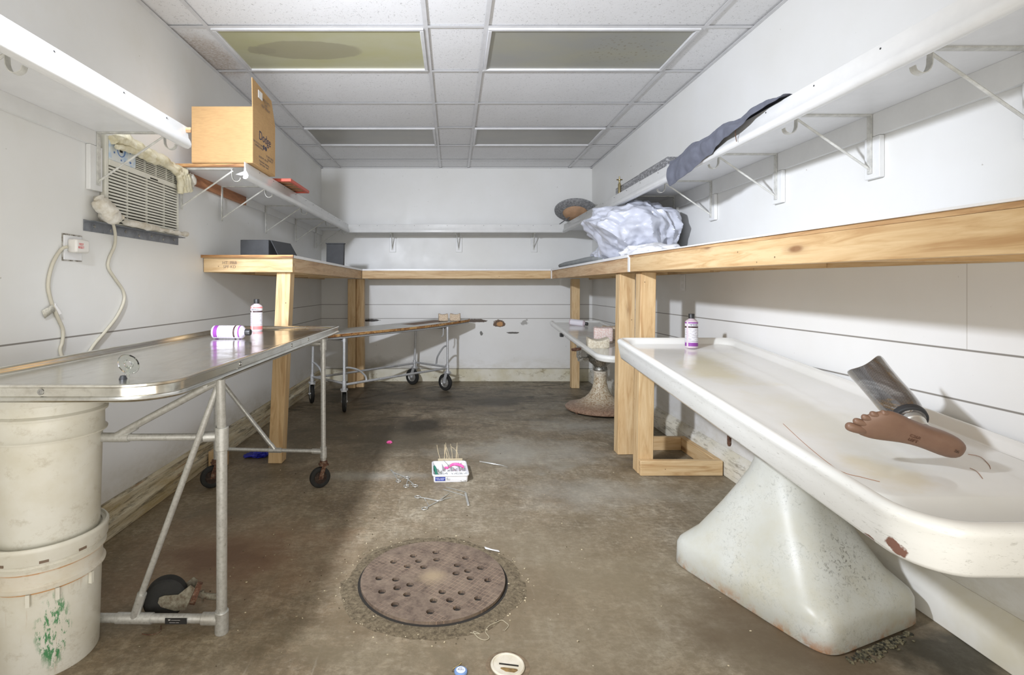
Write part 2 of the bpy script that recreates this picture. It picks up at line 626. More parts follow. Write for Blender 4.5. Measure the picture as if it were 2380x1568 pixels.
def porcelain_mat(name, scr=0.6, stains=(), crack=False, edge=(0, 0)):
    m = NT(name, (226, 226, 222), 0.10)
    m.b.inputs['Coat Weight'].default_value = 0.3
    P = m.co(world=True)
    c = m.ramp(m.noise(P, 2.2, 4), [(0.3, (220, 220, 213)), (0.7, (230, 230, 226))])
    X, Y, Z = m.sep(P)
    nrm = m.n('ShaderNodeNewGeometry').outputs['Normal']
    nz = m.sep(nrm)[2]
    dd = m.math('MINIMUM', m.math('SUBTRACT', X, edge[0]), m.math('SUBTRACT', Y, edge[1]))
    out_ = m.ramp(m.math('ADD', m.math('MULTIPLY', dd, 8.0), 0.2), [(0.0, 1.0), (0.42, 1.0), (0.56, 0.0)])
    side = m.math('MULTIPLY', out_, m.ramp(nz, [(0.0, 1.0), (0.45, 0.8), (0.8, 0.12), (1.0, 0.05)]))
    s1 = m.ramp(m.noise(m.mapped(P, (1, 0.6, 3.2)), 44, 9, 0.8, 0.6), [(0.57, 0.0), (0.66, scr * 0.8)])
    c = m.mix(m.math('MULTIPLY', s1, side), c, (150, 148, 138))
    s2 = m.ramp(m.noise(m.mapped(P, (0.8, 0.5, 4)), 30, 9, 0.85, 1.0), [(0.62, 0.0), (0.65, scr)])
    c = m.mix(m.math('MULTIPLY', s2, side), c, (74, 70, 62))
    for (cx, cy, rx, ry, col, a, wb, ws) in stains:
        c = m.mix(m.blob(P, (cx, cy, 0.7), (rx, ry, 9), wb, ws, 0.7, a), c, col)
    if crack:
        for (p, r3) in crack:
            c = m.mix(m.blob(P, p, r3, 0.28, 60, 0.15), c, (126, 92, 80))
    m.color(c)
    m.rough(m.ramp(m.noise(P, 9, 3), [(0.3, 0.10), (0.7, 0.22)]))
    return m


M = {}
M['wall_l'] = wall_mat('white_painted_wall_left', 'left')
M['wall_r'] = wall_mat('white_painted_wall_right', 'right')
M['wall_b'] = wall_mat('white_painted_wall_back', 'back')
M['floor'] = floor_mat()
M['pine_x'] = wood_mat('pine_grain_x', 'x')
M['pine_y'] = wood_mat('pine_grain_y', 'y')
M['pine_y2'] = wood_mat('pine_grain_y_worn', 'y', light=(214, 186, 148), mid=(204, 170, 130), dark=(176, 140, 104))
M['pine_z'] = wood_mat('pine_grain_z', 'z')
M['ply'] = wood_mat('plywood_edge', 'x', light=(196, 156, 100), mid=(150, 104, 60), dark=(96, 62, 34), knots=False)
M['ply_y'] = wood_mat('plywood_edge_y', 'y', light=(206, 172, 126), mid=(186, 148, 104), dark=(150, 112, 74), knots=False)
M['brown_y'] = wood_mat('brown_board', 'y', light=(186, 132, 92), mid=(168, 112, 74), dark=(132, 84, 54), knots=False)
M['paint'] = plain('white_paint_trim', (230, 230, 228), 0.35, var=0.03, vs=6)
M['paint_metal'] = plain('white_enamelled_metal', (232, 232, 230), 0.22, var=0.03, vs=8)
M['lam'] = plain('white_laminate', (236, 236, 236), 0.3, var=0.03, vs=5)
M['bracket'] = plain('white_bracket_metal', (216, 215, 208), 0.4, var=0.15, vs=30)
M['galv'] = galv_mat()
M['galv_s'] = galv_mat('silver_painted_pipe', (200, 202, 204), (166, 168, 168), 0.4, 0.5)
M['rust'] = rust_mat()
M['rustd'] = rust_mat('dark_rust', (64, 50, 42), (40, 34, 30), (88, 76, 64))
M['rust2'] = rust_mat('rusty_grey_iron', (126, 120, 104), (98, 82, 66), (150, 146, 130))
M['tyre'] = plain('black_rubber', (34, 34, 32), 0.7, var=0.3, vs=40, bump=0.1)
M['hubm'] = galv_mat('worn_hub_metal', (150, 148, 142), (96, 92, 84), 0.5, 0.6)
M['bucket'] = plain('white_bucket_plastic', (226, 224, 212), 0.42, col2=(206, 200, 180), vs=7)
M['black'] = plain('charcoal_board', (52, 53, 55), 0.6, var=0.15, vs=20)
M['blk'] = plain('black_plastic', (40, 40, 40), 0.45)
M['dark'] = plain('dark_cavity', (40, 36, 30), 0.9)
M['chrome'] = plain('polished_steel', (214, 214, 208), 0.32, 0.7)
M['ink'] = plain('dark_blue_ink', (44, 50, 80), 0.7)
M['inkg'] = plain('grey_ink', (122, 104, 88), 0.7)
M['whitelab'] = plain('white_paper', (236, 234, 232), 0.6)
M['pink'] = plain('pink_plastic', (236, 104, 170), 0.45)
M['green'] = plain('green_plastic', (52, 132, 110), 0.4)
M['blueg'] = plain('blue_nitrile', (34, 40, 170), 0.35, var=0.25, vs=40)
M['steel'] = None

# stainless table top
m = NT('brushed_stainless', (176, 176, 172), 0.16, 1.0)
P = m.co()
st = m.noise(m.mapped(P, (1.0, 0.10, 1)), 60, 5, 0.7)
sm = m.noise(m.mapped(P, (1, 0.5, 1), rot=(0, 0, 0.3)), 5, 6, 0.7, 0.8)
c = m.ramp(sm, [(0.3, (204, 200, 190)), (0.5, (226, 225, 218)), (0.7, (236, 236, 230))])
m.color(m.mix(m.ramp(st, [(0.5, 0.0), (0.75, 0.35)]), c, (150, 144, 134)))
m.rough(m.ramp(sm, [(0.3, 0.30), (0.5, 0.17), (0.8, 0.26)]))
m.bump(m.noise(P, 7, 3, 0.5), 0.05, 0.006)
M['stainless'] = m.m
m = NT('aluminium_edge', (186, 186, 184), 0.28, 1.0)
P = m.co()
m.color(m.ramp(m.noise(m.mapped(P, (1, 1, 6)), 40, 5, 0.7), [(0.35, (150, 150, 148)), (0.6, (196, 196, 194))]))
M['alu'] = m.m

# ------------------------------------------------------------------ room shell
T = 0.12
b = MB().box(XL - T, XR + T, YN - T, YB + T, -0.1, 0.0)
obj('floor', b, M['floor'], kind='structure')
obj('wall_left', MB().box(XL - T, XL, YN, YB, 0, ZC + 0.12), M['wall_l'], kind='structure')
obj('wall_right', MB().box(XR, XR + T, YN, YB, 0, ZC + 0.12), M['wall_r'], kind='structure')
obj('wall_back', MB().box(XL - T, XR + T, YB, YB + T, 0, ZC + 0.12), M['wall_b'], kind='structure')
obj('wall_front', MB().box(XL - T, XR + T, YN - T, YN, 0, ZC + 0.12), M['paint'], kind='structure')

# ceiling tiles
m = NT('acoustic_ceiling_tile', (226, 226, 226), 0.9)
P = m.co(world=True)
c = m.ramp(m.noise(P, 2.0, 4), [(0.3, (236, 236, 236)), (0.7, (242, 242, 243))])
pits = m.ramp(m.noise(m.mapped(P, (1, 1.0, 1)), 85, 2, 0.5, 1.5), [(0.62, 0.0), (0.69, 0.5)])
c = m.mix(pits, c, (150, 148, 146))
stn = m.math('MULTIPLY', m.ramp(m.sep(P)[0], [(0.0, 1.0), (1.0, 1.0)]), m.blob(P, (-1.53, 3.3, ZC), (0.17, 0.36, 9), 0.22, 6, 0.5, 0.75))
c = m.mix(m.math('MULTIPLY', stn, m.ramp(m.noise(P, 60, 5, 0.7), [(0.35, 0.3), (0.6, 1.0)])), c, (176, 156, 134))
c = m.mix(m.math('MULTIPLY', m.ramp(m.noise(P, 1.5, 5, 0.6), [(0.5, 0.0), (0.7, 0.25)]), m.ramp(m.sep(P)[0], [(0.0, 0.0), (0.01, 0.0)])), c, (180, 165, 140))
m.color(c)
m.bump(m.math('SUBTRACT', 1.0, pits), 0.4, 0.004)
M['tile'] = m.m
rows = [2.909 - 0.6045 * k for k in range(8, 0, -1)] + [2.909, 3.505, 4.118, 4.745, 5.342, 5.95]
rows = [r for r in rows if r > YN]
cols = [-1.365, -0.152, 0.184, 1.398]
xs = [XL] + cols + [XR]
ys = [YN] + rows + [YB]
lights = {(1, 2.909), (3, 2.909), (1, 4.745), (3, 4.745)}
cb = MB()
for i in range(5):
    for j in range(len(ys) - 1):
        if (i, ys[j]) in lights:
            continue
        x0, x1, y0, y1 = xs[i] + 0.001, xs[i + 1] - 0.001, ys[j] + 0.001, ys[j + 1] - 0.001
        nx, ny = 8, 4
        sag = 0.003 * random.random() + 0.0005

        def fn(u, v, x0=x0, x1=x1, y0=y0, y1=y1, sag=sag):
            return (x0 + (x1 - x0) * u, y0 + (y1 - y0) * v, ZC + 0.0075 - sag * sin(pi * u) * sin(pi * v))
        cb.grid(fn, nx, ny)
obj('ceiling', cb, M['tile'], kind='structure')
obj('ceiling_slab', MB().box(XL - T, XR + T, YN - T, YB + T, ZC + 0.13, ZC + 0.2), M['paint'], kind='structure')
M['grid'] = plain('white_grid_metal', (224, 224, 225), 0.4, var=0.05, vs=9)
g = MB()
for x in cols:
    g.box(x - 0.012, x + 0.012, YN, YB, ZC - 0.0015, ZC)
for y in rows:
    for i in range(5):
        g.box(xs[i] + (0.012 if i else 0), xs[i + 1] - (0.012 if i < 4 else 0), y - 0.012, y + 0.012, ZC - 0.0015, ZC - 0.0002)
obj('trim_1', g, M['grid'], kind='structure')
g = MB()
for (x0, x1, y0, y1) in [(XL, XL + 0.022, YN, YB), (XR - 0.022, XR, YN, YB), (XL, XR, YB - 0.022, YB)]:
    g.box(x0, x1, y0, y1, ZC - 0.006, ZC - 0.0042)
obj('trim_2', g, M['grid'], kind='structure')

# ceiling lights, switched off
def lens_mat(name, ca, cb_, blotch=None, specks=False):
    m = NT(name, ca, 0.32)
    P = m.co()
    c = m.ramp(m.noise(m.mapped(P, (0.8, 1.6, 1)), 2.2, 4, 0.6), [(0.35, ca), (0.65, cb_)])
    if blotch:
        c = m.mix(m.blob(P, blotch[0], blotch[1], 0.10, 5, 0.08, 0.75), c, blotch[2])
        c = m.mix(m.blob(P, (blotch[0][0] - 0.28, blotch[0][1] + 0.0, 0), (0.09, 0.055, 9), 0.4, 12, 0.1, 0.7), c, blotch[2])
    if specks:
        s = m.math('MULTIPLY', m.ramp(m.voro(P, 34), [(0.0, 0.8), (0.22, 0.6), (0.30, 0.0)]), m.blob(P, (0.27, 0, 0), (0.34, 0.26, 9), 0.3, 5, 0.6, 0.75))
        c = m.mix(s, c, (128, 114, 84))
    m.color(c)
    return m.m


lm = [lens_mat('lens_olive', (184, 181, 136), (190, 188, 158), ((-0.13, 0.0, 0), (0.34, 0.13, 9), (158, 152, 126))), lens_mat('lens_grey_olive', (166, 164, 146), (158, 158, 152), specks=True), lens_mat('lens_grey_left', (166, 163, 154), (158, 156, 150)), lens_mat('lens_grey_right', (166, 163, 154), (158, 156, 150))]
lab = ['unlit ceiling light with olive yellow lens and a large dark oval stain', 'unlit ceiling light nearer the camera, grey olive lens with brown specks at its right', 'unlit grey ceiling light in the far pair, left one, beyond the cardboard box', 'unlit grey ceiling light in the far pair, right one, nearest the right wall']
for k, (i, y) in enumerate([(1, 2.909), (3, 2.909), (1, 4.745), (3, 4.745)]):
    y2 = 3.505 if y < 3 else 5.342
    x0, x1, y0, y1 = xs[i] + 0.013, xs[i + 1] - 0.013, y + 0.013, y2 - 0.013
    cx, cy = (x0 + x1) / 2, (y0 + y1) / 2
    t = thing('ceiling_light', (cx, cy, ZC), lab[k], 'ceiling light', 'ceiling lights in the tile grid')
    f = MB()
    fw = 0.022
    zz0, zz1 = ZC - 0.010, ZC + 0.02
    f.box(x0, x1, y0, y0 + fw, zz0, zz1).box(x0, x1, y1 - fw, y1, zz0, zz1).box(x0, x0 + fw, y0 + fw, y1 - fw, zz0, zz1).box(x1 - fw, x1, y0 + fw, y1 - fw, zz0, zz1)
    obj('frame', f, M['grid'], t, bevel=0.003)
    obj('housing', MB().box(x0, x1, y0, y1, ZC + 0.02, ZC + 0.1), M['paint'], t)
    obj('lens', MB().box(x0 + fw, x1 - fw, y0 + fw, y1 - fw, ZC + 0.002, ZC + 0.006), lm[k], t)

# baseboards
m = NT('dirty_baseboard', (206, 194, 160), 0.6)
P = m.co(world=True)
c = m.ramp(m.noise(m.mapped(P, (1, 0.5, 4)), 4, 6, 0.7), [(0.35, (176, 158, 118)), (0.6, (212, 204, 180))])
c = m.mix(m.ramp(m.noise(m.mapped(P, (1, 0.35, 6)), 9, 8, 0.8, 0.3), [(0.5, 0.0), (0.6, 0.8)]), c, (92, 84, 66))
c = m.mix(m.ramp(m.noise(m.mapped(P, (1, 0.4, 9), loc=(0, 4, 0)), 5, 6, 0.7), [(0.58, 0.0), (0.66, 0.8)]), c, (160, 118, 76))
m.color(c)
m.bump(m.noise(P, 40, 5, 0.7), 0.4, 0.006)
M['dirtybase'] = m.m
obj('baseboard_left', MB().extr([(XL, 0.0), (XL + 0.05, 0.0), (XL + 0.05, 0.072), (XL + 0.03, 0.09), (XL + 0.022, 0.095), (XL + 0.020, 0.135), (XL, 0.15)], YN + 0.01, YB - 0.03), M['dirtybase'], bevel=0.003, kind='structure')
m = NT('stained_baseboard', (222, 218, 200), 0.5)
P = m.co(world=True)
c = m.ramp(m.noise(P, 3, 5, 0.6), [(0.35, (204, 196, 166)), (0.6, (224, 220, 204))])
c = m.mix(m.ramp(m.noise(m.mapped(P, (1, 1, 2)), 7, 7, 0.75), [(0.56, 0.0), (0.68, 0.8)]), c, (140, 124, 84))
m.color(c)
obj('baseboard_back', MB().box(XL + 0.05, XR - 0.03, YB - 0.02, YB, 0, 0.15), m.m, bevel=0.003, kind='structure')
m = NT('right_baseboard_paint', (226, 224, 214), 0.4)
P = m.co(world=True)
c = m.ramp(m.noise(P, 3, 5, 0.6), [(0.35, (216, 210, 190)), (0.6, (230, 228, 220))])
c = m.mix(m.math('MULTIPLY', m.ramp(m.noise(m.mapped(P, (1, 1, 6)), 7, 7, 0.75), [(0.5, 0.0), (0.66, 0.8)]), m.ramp(m.math('MULTIPLY', m.sep(P)[1], 0.2), [(0.35, 0.0), (0.6, 1.0)])), c, (120, 112, 92))
m.color(c)
obj('baseboard_right', MB().extr([(XR, 0.0), (XR - 0.05, 0.0), (XR - 0.05, 0.10), (XR - 0.03, 0.13), (XR, 0.15)], YN + 0.01, YB - 0.03), m.m, bevel=0.003, kind='structure')

# ------------------------------------------------------------------ workbenches
ZT = 1.336


def post(name, x0, x1, y0, y1, z1, parent, mat, lean=(0, 0), twist=0):
    a = [(x0 + lean[0], y0 + lean[1], 0.0), (x1 + lean[0], y0 + lean[1], 0.0), (x1 + lean[0], y1 + lean[1], 0.0), (x0 + lean[0], y1 + lean[1], 0.0)]
    c_ = [(x0, y0, z1), (x1, y0, z1), (x1, y1, z1), (x0, y1, z1)]
    return obj(name, MB().hexa(a, c_), mat, parent, bevel=0.004)


# left bench
t = thing('workbench', (-1.3, 4.6, 0), 'pine framed workbench along the left wall with white top, black boxes on it', 'workbench')
LX = -1.02
obj('bench_top', MB().box(XL + 0.002, LX + 0.008, 3.32, YB - 0.002, ZT - 0.018, ZT), M['lam'], t)
obj('top_edge', MB().box(XL + 0.002, LX + 0.012, 3.305, 3.32, ZT - 0.018, ZT), M['ply'], t)
obj('apron', MB().box(LX - 0.038, LX, 3.376, 5.85, ZT - 0.108, ZT - 0.018), M['pine_y2'], t, bevel=0.003)
obj('apron', MB().box(XL + 0.004, LX, 3.336, 3.374, ZT - 0.108, ZT - 0.018), M['pine_x'], t, bevel=0.003)
obj('ledger', MB().box(XL + 0.002, XL + 0.04, 3.376, YB - 0.004, ZT - 0.108, ZT - 0.018), M['pine_y'], t)
for yy in (4.1, 4.9, 5.6):
    obj('joist', MB().box(XL + 0.042, LX - 0.04, yy, yy + 0.038, ZT - 0.106, ZT - 0.018), M['pine_x'], t)
post('leg', -1.135, -1.045, 3.376, 3.466, ZT - 0.108, t, M['pine_z'], (-0.055, -0.005))
post('leg', -1.185, -1.10, 5.90, 5.99, ZT - 0.108, t, M['pine_z'], (-0.0, 0))
post('leg', -1.098, -1.012, 5.95, 6.04, ZT - 0.108, t, M['pine_z'], (-0.0, 0))
text('lumber_stamp', 'HT  PRB\nSPF KD', 0.026, (-1.42, 3.3352, ZT - 0.062), (1, 0, 0), (0, 0, 1), M['inkg'], t)

# back bench
t = thing('workbench', (0.04, 6.1, 0), 'pine framed workbench spanning the back wall under the far shelf', 'workbench')
obj('bench_top', MB().box(LX + 0.010, 1.10 - 0.010, 5.842, YB - 0.002, ZT - 0.018, ZT), M['lam'], t)
obj('apron', MB().box(LX + 0.002, 1.10 - 0.012, 5.85, 5.888, ZT - 0.106, ZT - 0.018), M['pine_x'], t, bevel=0.003)
obj('ledger', MB().box(LX + 0.002, 1.10, YB - 0.04, YB - 0.002, ZT - 0.106, ZT - 0.018), M['pine_x'], t)

# right bench, far section
RX = 1.10
t = thing('workbench', (1.4, 4.8, 0), 'far pine workbench along the right wall holding the crumpled grey plastic bag', 'workbench')
obj('bench_top', MB().box(RX - 0.008, XR - 0.002, 3.285, YB - 0.002, ZT - 0.018, ZT), M['lam'], t)
obj('apron', MB().box(RX, RX + 0.038, 3.30, 5.85, ZT - 0.108, ZT - 0.018), M['pine_y2'], t, bevel=0.003)
obj('ledger', MB().box(XR - 0.04, XR - 0.002, 3.30, YB - 0.004, ZT - 0.108, ZT - 0.018), M['pine_y'], t)
for yy in (3.34, 4.0, 4.7, 5.4):
    obj('joist', MB().box(RX + 0.04, XR - 0.042, yy, yy + 0.038, ZT - 0.106, ZT - 0.018), M['pine_x'], t)
post('leg', 1.335, 1.425, 5.89, 5.98, ZT - 0.108, t, M['pine_z'], (-0.005, 0))
post('leg', 1.128, 1.235, 3.55, 3.64, ZT - 0.108, t, M['pine_z'], (-0.014, 0.0))
# white caulked joint
obj('joint_filler', MB().box(RX - 0.004, RX + 0.03, 3.268, 3.296, ZT - 0.108, ZT - 0.018), M['paint'], t)
obj('joint_filler', MB().box(RX - 0.012, RX + 0.002, 5.836, 5.85, ZT - 0.106, ZT - 0.018), M['paint'], t)

# right bench, near section: sloping slightly down to the camera
t = thing('workbench', (1.4, 1.6, 0), 'near pine workbench along the right wall, long thick front board above the porcelain table', 'workbench')


def zs(y):
    return ZT - 0.0142 * (3.27 - y)


def slab(x0, x1, y0, y1, d0, d1, inset=0):
    a = [(x0, y0, zs(y0) - d1), (x1, y0, zs(y0) - d1), (x1, y1, zs(y1) - d1), (x0, y1, zs(y1) - d1)]
    c_ = [(x0, y0, zs(y0) - d0), (x1, y0, zs(y0) - d0), (x1, y1, zs(y1) - d0), (x0, y1, zs(y1) - d0)]
    return MB().hexa(a, c_)


YE = 0.25
obj('bench_top', slab(RX - 0.006, XR - 0.002, YE, 3.283, -0.001, 0.005), M['lam'], t)
obj('subtop', slab(RX + 0.002, XR - 0.002, YE, 3.283, 0.0055, 0.018), M['ply_y'], t)
obj('apron', slab(RX, RX + 0.038, YE, 3.264, 0.0185, 0.108), M['pine_y'], t, bevel=0.003)
obj('ledger', slab(XR - 0.04, XR - 0.002, YE, 3.264, 0.0185, 0.106), M['pine_y'], t)
for yy in (0.7, 1.50, 2.30, 2.86):
    obj('joist', slab(RX + 0.04, XR - 0.042, yy, yy + 0.038, 0.0185, 0.106), M['pine_x'], t)
post('leg', 1.142, 1.236, 3.19, 3.28, ZT - 0.112, t, M['pine_z'], (-0.02, 0.0))
text('lumber_stamp', 'SPF  S-DRY\n  KD HT', 0.03, (1.50, 2.2985, zs(2.3) - 0.062), (1, 0, 0), (0, 0, 1), M['inkg'], t)
post('leg', 1.142, 1.232, 0.35, 0.44, zs(0.35) - 0.112, t, M['pine_z'])
# foot frame on the floor round the posts
t = thing('lumber_frame', (1.4, 3.4, 0), 'low pine frame of boards on the floor beside the twin posts', 'wooden frame')
obj('board', MB().box(1.125, 1.62, 3.15, 3.187, 0.0, 0.09), M['pine_x'], t, bevel=0.003)
obj('board', MB().box(1.23, 1.585, 3.645, 3.683, 0.0, 0.09), M['pine_x'], t, bevel=0.003)
obj('board', MB().box(1.585, 1.623, 3.19, 3.683, 0.0, 0.09), M['pine_y'], t, bevel=0.003)

# ------------------------------------------------------------------ wall shelves
ZS = 1.846


def bracket_mesh():
    q = MB()
    # wall strip, arm, brace, rod hook; local x points into the room
    q.box(0.0, 0.004, -0.011, 0.011, -0.235, -0.004)
    q.box(0.0, 0.300, -0.011, 0.011, -0.006, -0.0005)
    q.tube([(0.004, 0, -0.215), (0.298, 0, -0.012)], 0.0048, 8)
    q.strip([(0.292, 0, -0.006), (0.294, 0, -0.030), (0.296, 0, -0.052), (0.306, 0, -0.070), (0.323, 0, -0.076), (0.339, 0, -0.068), (0.344, 0, -0.054)], 0.020, 0.003, (0, 1, 0), smooth=4)
    q.box(0.003, 0.007, -0.004, 0.004, -0.225, -0.217).box(0.003, 0.007, -0.004, 0.004, -0.03, -0.022)
    return q


_br = None


def brackets(parent, items, mat=None):
    """items: (x, y, rotation about z)"""
    global _br
    for (x, y, rz) in items:
        if _br is None:
            _br = obj('bracket', bracket_mesh(), M['bracket'], parent, world=False)
            o = _br
        else:
            o = _br.copy()
            COL.objects.link(o)
            o.parent = parent
        o.location = Vector((x, y, ZS - 0.03)) - parent.location
        o.rotation_euler = (0, 0, rz)


FPROF = [(0.0, 0.0), (0.006, -0.002), (0.0085, -0.03), (0.011, -0.05), (0.019, -0.063), (0.0245, -0.078), (0.021, -0.091), (0.010, -0.098), (-0.004, -0.096), (-0.008, -0.088), (-0.004, -0.080), (0.0, -0.03)]


def fascia(parent, kind, c, a0, a1, mitre0=0, mitre1=0):
    """kind '+x' faces +x at x=c, '-x', '-y'; runs a0..a1. mitre: extra shift along run per outward offset"""
    r0, r1 = [], []
    for (o, z) in FPROF:
        if kind == '+x':
            r0.append(Vector((c + o, a0 + mitre0 * o, ZS + z)))
            r1.append(Vector((c + o, a1 + mitre1 * o, ZS + z)))
        elif kind == '-x':
            r0.append(Vector((c - o, a0 + mitre0 * o, ZS + z)))
            r1.append(Vector((c - o, a1 + mitre1 * o, ZS + z)))
        else:
            r0.append(Vector((a0 + mitre0 * o, c - o, ZS + z)))
            r1.append(Vector((a1 + mitre1 * o, c - o, ZS + z)))
    obj('fascia', MB().loft([r0, r1]), M['paint_metal'], parent, sharp=55)


_scr = None


def screws(parent, kind, c, a0, a1, step=0.3):
    global _scr
    n = max(1, int((a1 - a0) / step))
    for i in range(n):
        a = a0 + (i + 0.5 + random.uniform(-0.12, 0.12)) * (a1 - a0) / n
        if _scr is None:
            _scr = obj('screw', MB().lathe([(0.0001, -0.003), (0.0032, -0.003), (0.0032, 0.001), (0.0018, 0.002), (0.0001, 0.002)], 8), M['blk'], parent, world=False)
            o = _scr
        else:
            o = _scr.copy()
            COL.objects.link(o)
            o.parent = parent
        z = ZS - 0.016
        if kind == '+x':
            p, r = (c + 0.007, a, z), (0, pi / 2, 0)
        elif kind == '-x':
            p, r = (c - 0.007, a, z), (0, -pi / 2, 0)
        else:
            p, r = (a, c - 0.007, z), (pi / 2, 0, 0)
        o.location = Vector(p) - parent.location
        o.rotation_euler = r


SL, SR, SB = -1.19, 1.26, 5.94
# near left shelf
t = thing('wall_shelf', (-1.4, 1.3, ZS), 'near white wall shelf at upper left, ending beside the air conditioner', 'shelf')
obj('board', MB().box(XL + 0.002, SL, 0.2, 2.32, ZS - 0.03, ZS - 0.011), M['lam'], t)
obj('board_end', MB().box(XL + 0.3, SL + 0.03, 2.321, 2.326, ZS - 0.03, ZS - 0.008), M['ply'], t)
obj('ledger', MB().box(XL + 0.001, XL + 0.02, 0.2, 2.335, ZS - 0.092, ZS - 0.0305), M['paint'], t)
fascia(t, '+x', SL, 0.2, 2.34)
screws(t, '+x', SL, 0.3, 2.3, 0.26)
brackets(t, [(XL + 0.022, 1.50, 0), (XL + 0.022, 2.35 - 0.03, 0)])
obj('spacer', MB().box(XL + 0.001, XL + 0.021, 2.27, 2.35, ZS - 0.29, ZS - 0.093), M['paint'], t, bevel=0.002)
# far left shelf
t = thing('wall_shelf', (-1.4, 4.6, ZS), 'far left white wall shelf carrying the cardboard box', 'shelf')
obj('board', MB().box(XL + 0.002, SL, 3.0, YB - 0.002, ZS - 0.03, ZS - 0.011), M['lam'], t)
obj('board_end', MB().box(XL + 0.002, SL, 2.985, 2.999, ZS - 0.03, ZS - 0.011), M['ply'], t)
obj('ledger', MB().box(XL + 0.001, XL + 0.022, 3.02, 3.98, ZS - 0.092, ZS - 0.0305), M['brown_y'], t)
obj('ledger', MB().box(XL + 0.001, XL + 0.018, 3.99, YB - 0.01, ZS - 0.088, ZS - 0.0305), M['paint'], t)
fascia(t, '+x', SL, 2.99, SB, 0, -1)
screws(t, '+x', SL, 3.05, 5.9, 0.24)
brackets(t, [(XL + 0.022, yy, 0) for yy in (3.03, 3.56, 4.40, 5.24, 6.02)])
# folded fascia end
obj('bent_flap', MB().add([(SL + 0.012, 2.99, ZS - 0.05), (SL - 0.02, 2.985, ZS - 0.062), (SL - 0.05, 2.99, ZS - 0.072), (SL - 0.02, 2.99, ZS - 0.078), (SL + 0.018, 2.99, ZS - 0.075)], [(0, 1, 2, 3, 4)]), M['paint_metal'], t, solid=0.002)
# back shelf
t = thing('wall_shelf', (0.03, 6.1, ZS), 'white wall shelf spanning the back wall between the side shelves', 'shelf')
obj('board', MB().box(SL + 0.001, SR - 0.001, SB, YB - 0.002, ZS - 0.03, ZS - 0.011), M['lam'], t)
fascia(t, '-y', SB, SL, SR, 1, -1)
screws(t, '-y', SB, SL + 0.05, SR - 0.05, 0.19)
obj('ledger', MB().box(SL + 0.02, SR - 0.02, YB - 0.018, YB - 0.001, ZS - 0.085, ZS - 0.0305), M['paint'], t)
for x in (-0.73, 0.068, 0.972):
    obj('bracket_plate', MB().box(x - 0.035, x + 0.04, YB - 0.018, YB - 0.001, ZS - 0.29, ZS - 0.0855), M['paint'], t, bevel=0.002)
brackets(t, [(x, YB - 0.020, -pi / 2 + rr) for x, rr in ((-0.73, 0.06), (0.068, -0.12), (0.972, -0.12))])
# right shelf
t = thing('wall_shelf', (1.45, 3.2, ZS), 'long white wall shelf on the right wall with a grey cloth hanging over it', 'shelf')
obj('board', MB().box(SR, XR - 0.002, 0.2, YB - 0.002, ZS - 0.03, ZS - 0.011), M['lam'], t)
obj('ledger', MB().box(XR - 0.02, XR - 0.001, 0.2, YB - 0.02, ZS - 0.12, ZS - 0.0305), M['paint'], t)
fascia(t, '-x', SR, 0.2, SB, 0, -1)
screws(t, '-x', SR, 0.3, 5.9, 0.27)
RB = (0.9, 1.5, 2.086, 2.695, 3.375, 3.94, 4.6, 5.3)
brackets(t, [(XR - 0.022, yy, pi) for yy in RB])
for yy in RB:
    obj('spacer', MB().box(XR - 0.021, XR - 0.001, yy - 0.045, yy + 0.03, ZS - 0.285, ZS - 0.121), M['paint'], t, bevel=0.002)

# ------------------------------------------------------------------ rounded-rectangle rings


def rrect(x0, x1, y0, y1, rs, n=8, mid=10):
    """counter-clockwise; rs = radii near-left, near-right, far-right, far-left; extra points on the long sides"""
    if not isinstance(rs, (tuple, list)):
        rs = (rs,) * 4
    out = []
    cs = [(x0, y0, pi, rs[0], 1, 1), (x1, y0, 1.5 * pi, rs[1], -1, 1), (x1, y1, 0, rs[2], -1, -1), (x0, y1, pi / 2, rs[3], 1, -1)]
    for k, (x, y, a, r, sx, sy) in enumerate(cs):
        r = max(r, 0.0005)
        cx, cy = x + sx * r, y + sy * r
        for i in range(n + 1):
            t_ = a + (pi / 2) * i / n
            out.append(Vector((cx + r * cos(t_), cy + r * sin(t_), 0)))
        # points along the following side
        nx = cs[(k + 1) % 4]
        rn = max(nx[3], 0.0005)
        st_ = out[-1]
        a2 = nx[2]
        en = Vector((nx[0] + nx[4] * rn + rn * cos(a2), nx[1] + nx[5] * rn + rn * sin(a2), 0))
        for i in range(1, mid):
            out.append(st_.lerp(en, i / mid))
    return out


def tray(rings, trough=None, M=None, fillgrid=True):
    """rings: (x0,x1,y0,y1,radii,z or function(x,y)). last ring is filled"""
    q = MB()
    R = []
    for (x0, x1, y0, y1, rs, z) in rings:
        r = rrect(x0, x1, y0, y1, rs)
        for p in r:
            p.z = z(p.x, p.y) if callable(z) else z
        R.append([M @ p for p in r] if M is not None else r)
    q.loft(R)
    return q


def inset(base, d, z, dr=None):
    x0, x1, y0, y1, rs = base
    rs = tuple(max(0.002, r - d) for r in rs)
    return (x0 + d, x1 - d, y0 + d, y1 - d, rs, z)


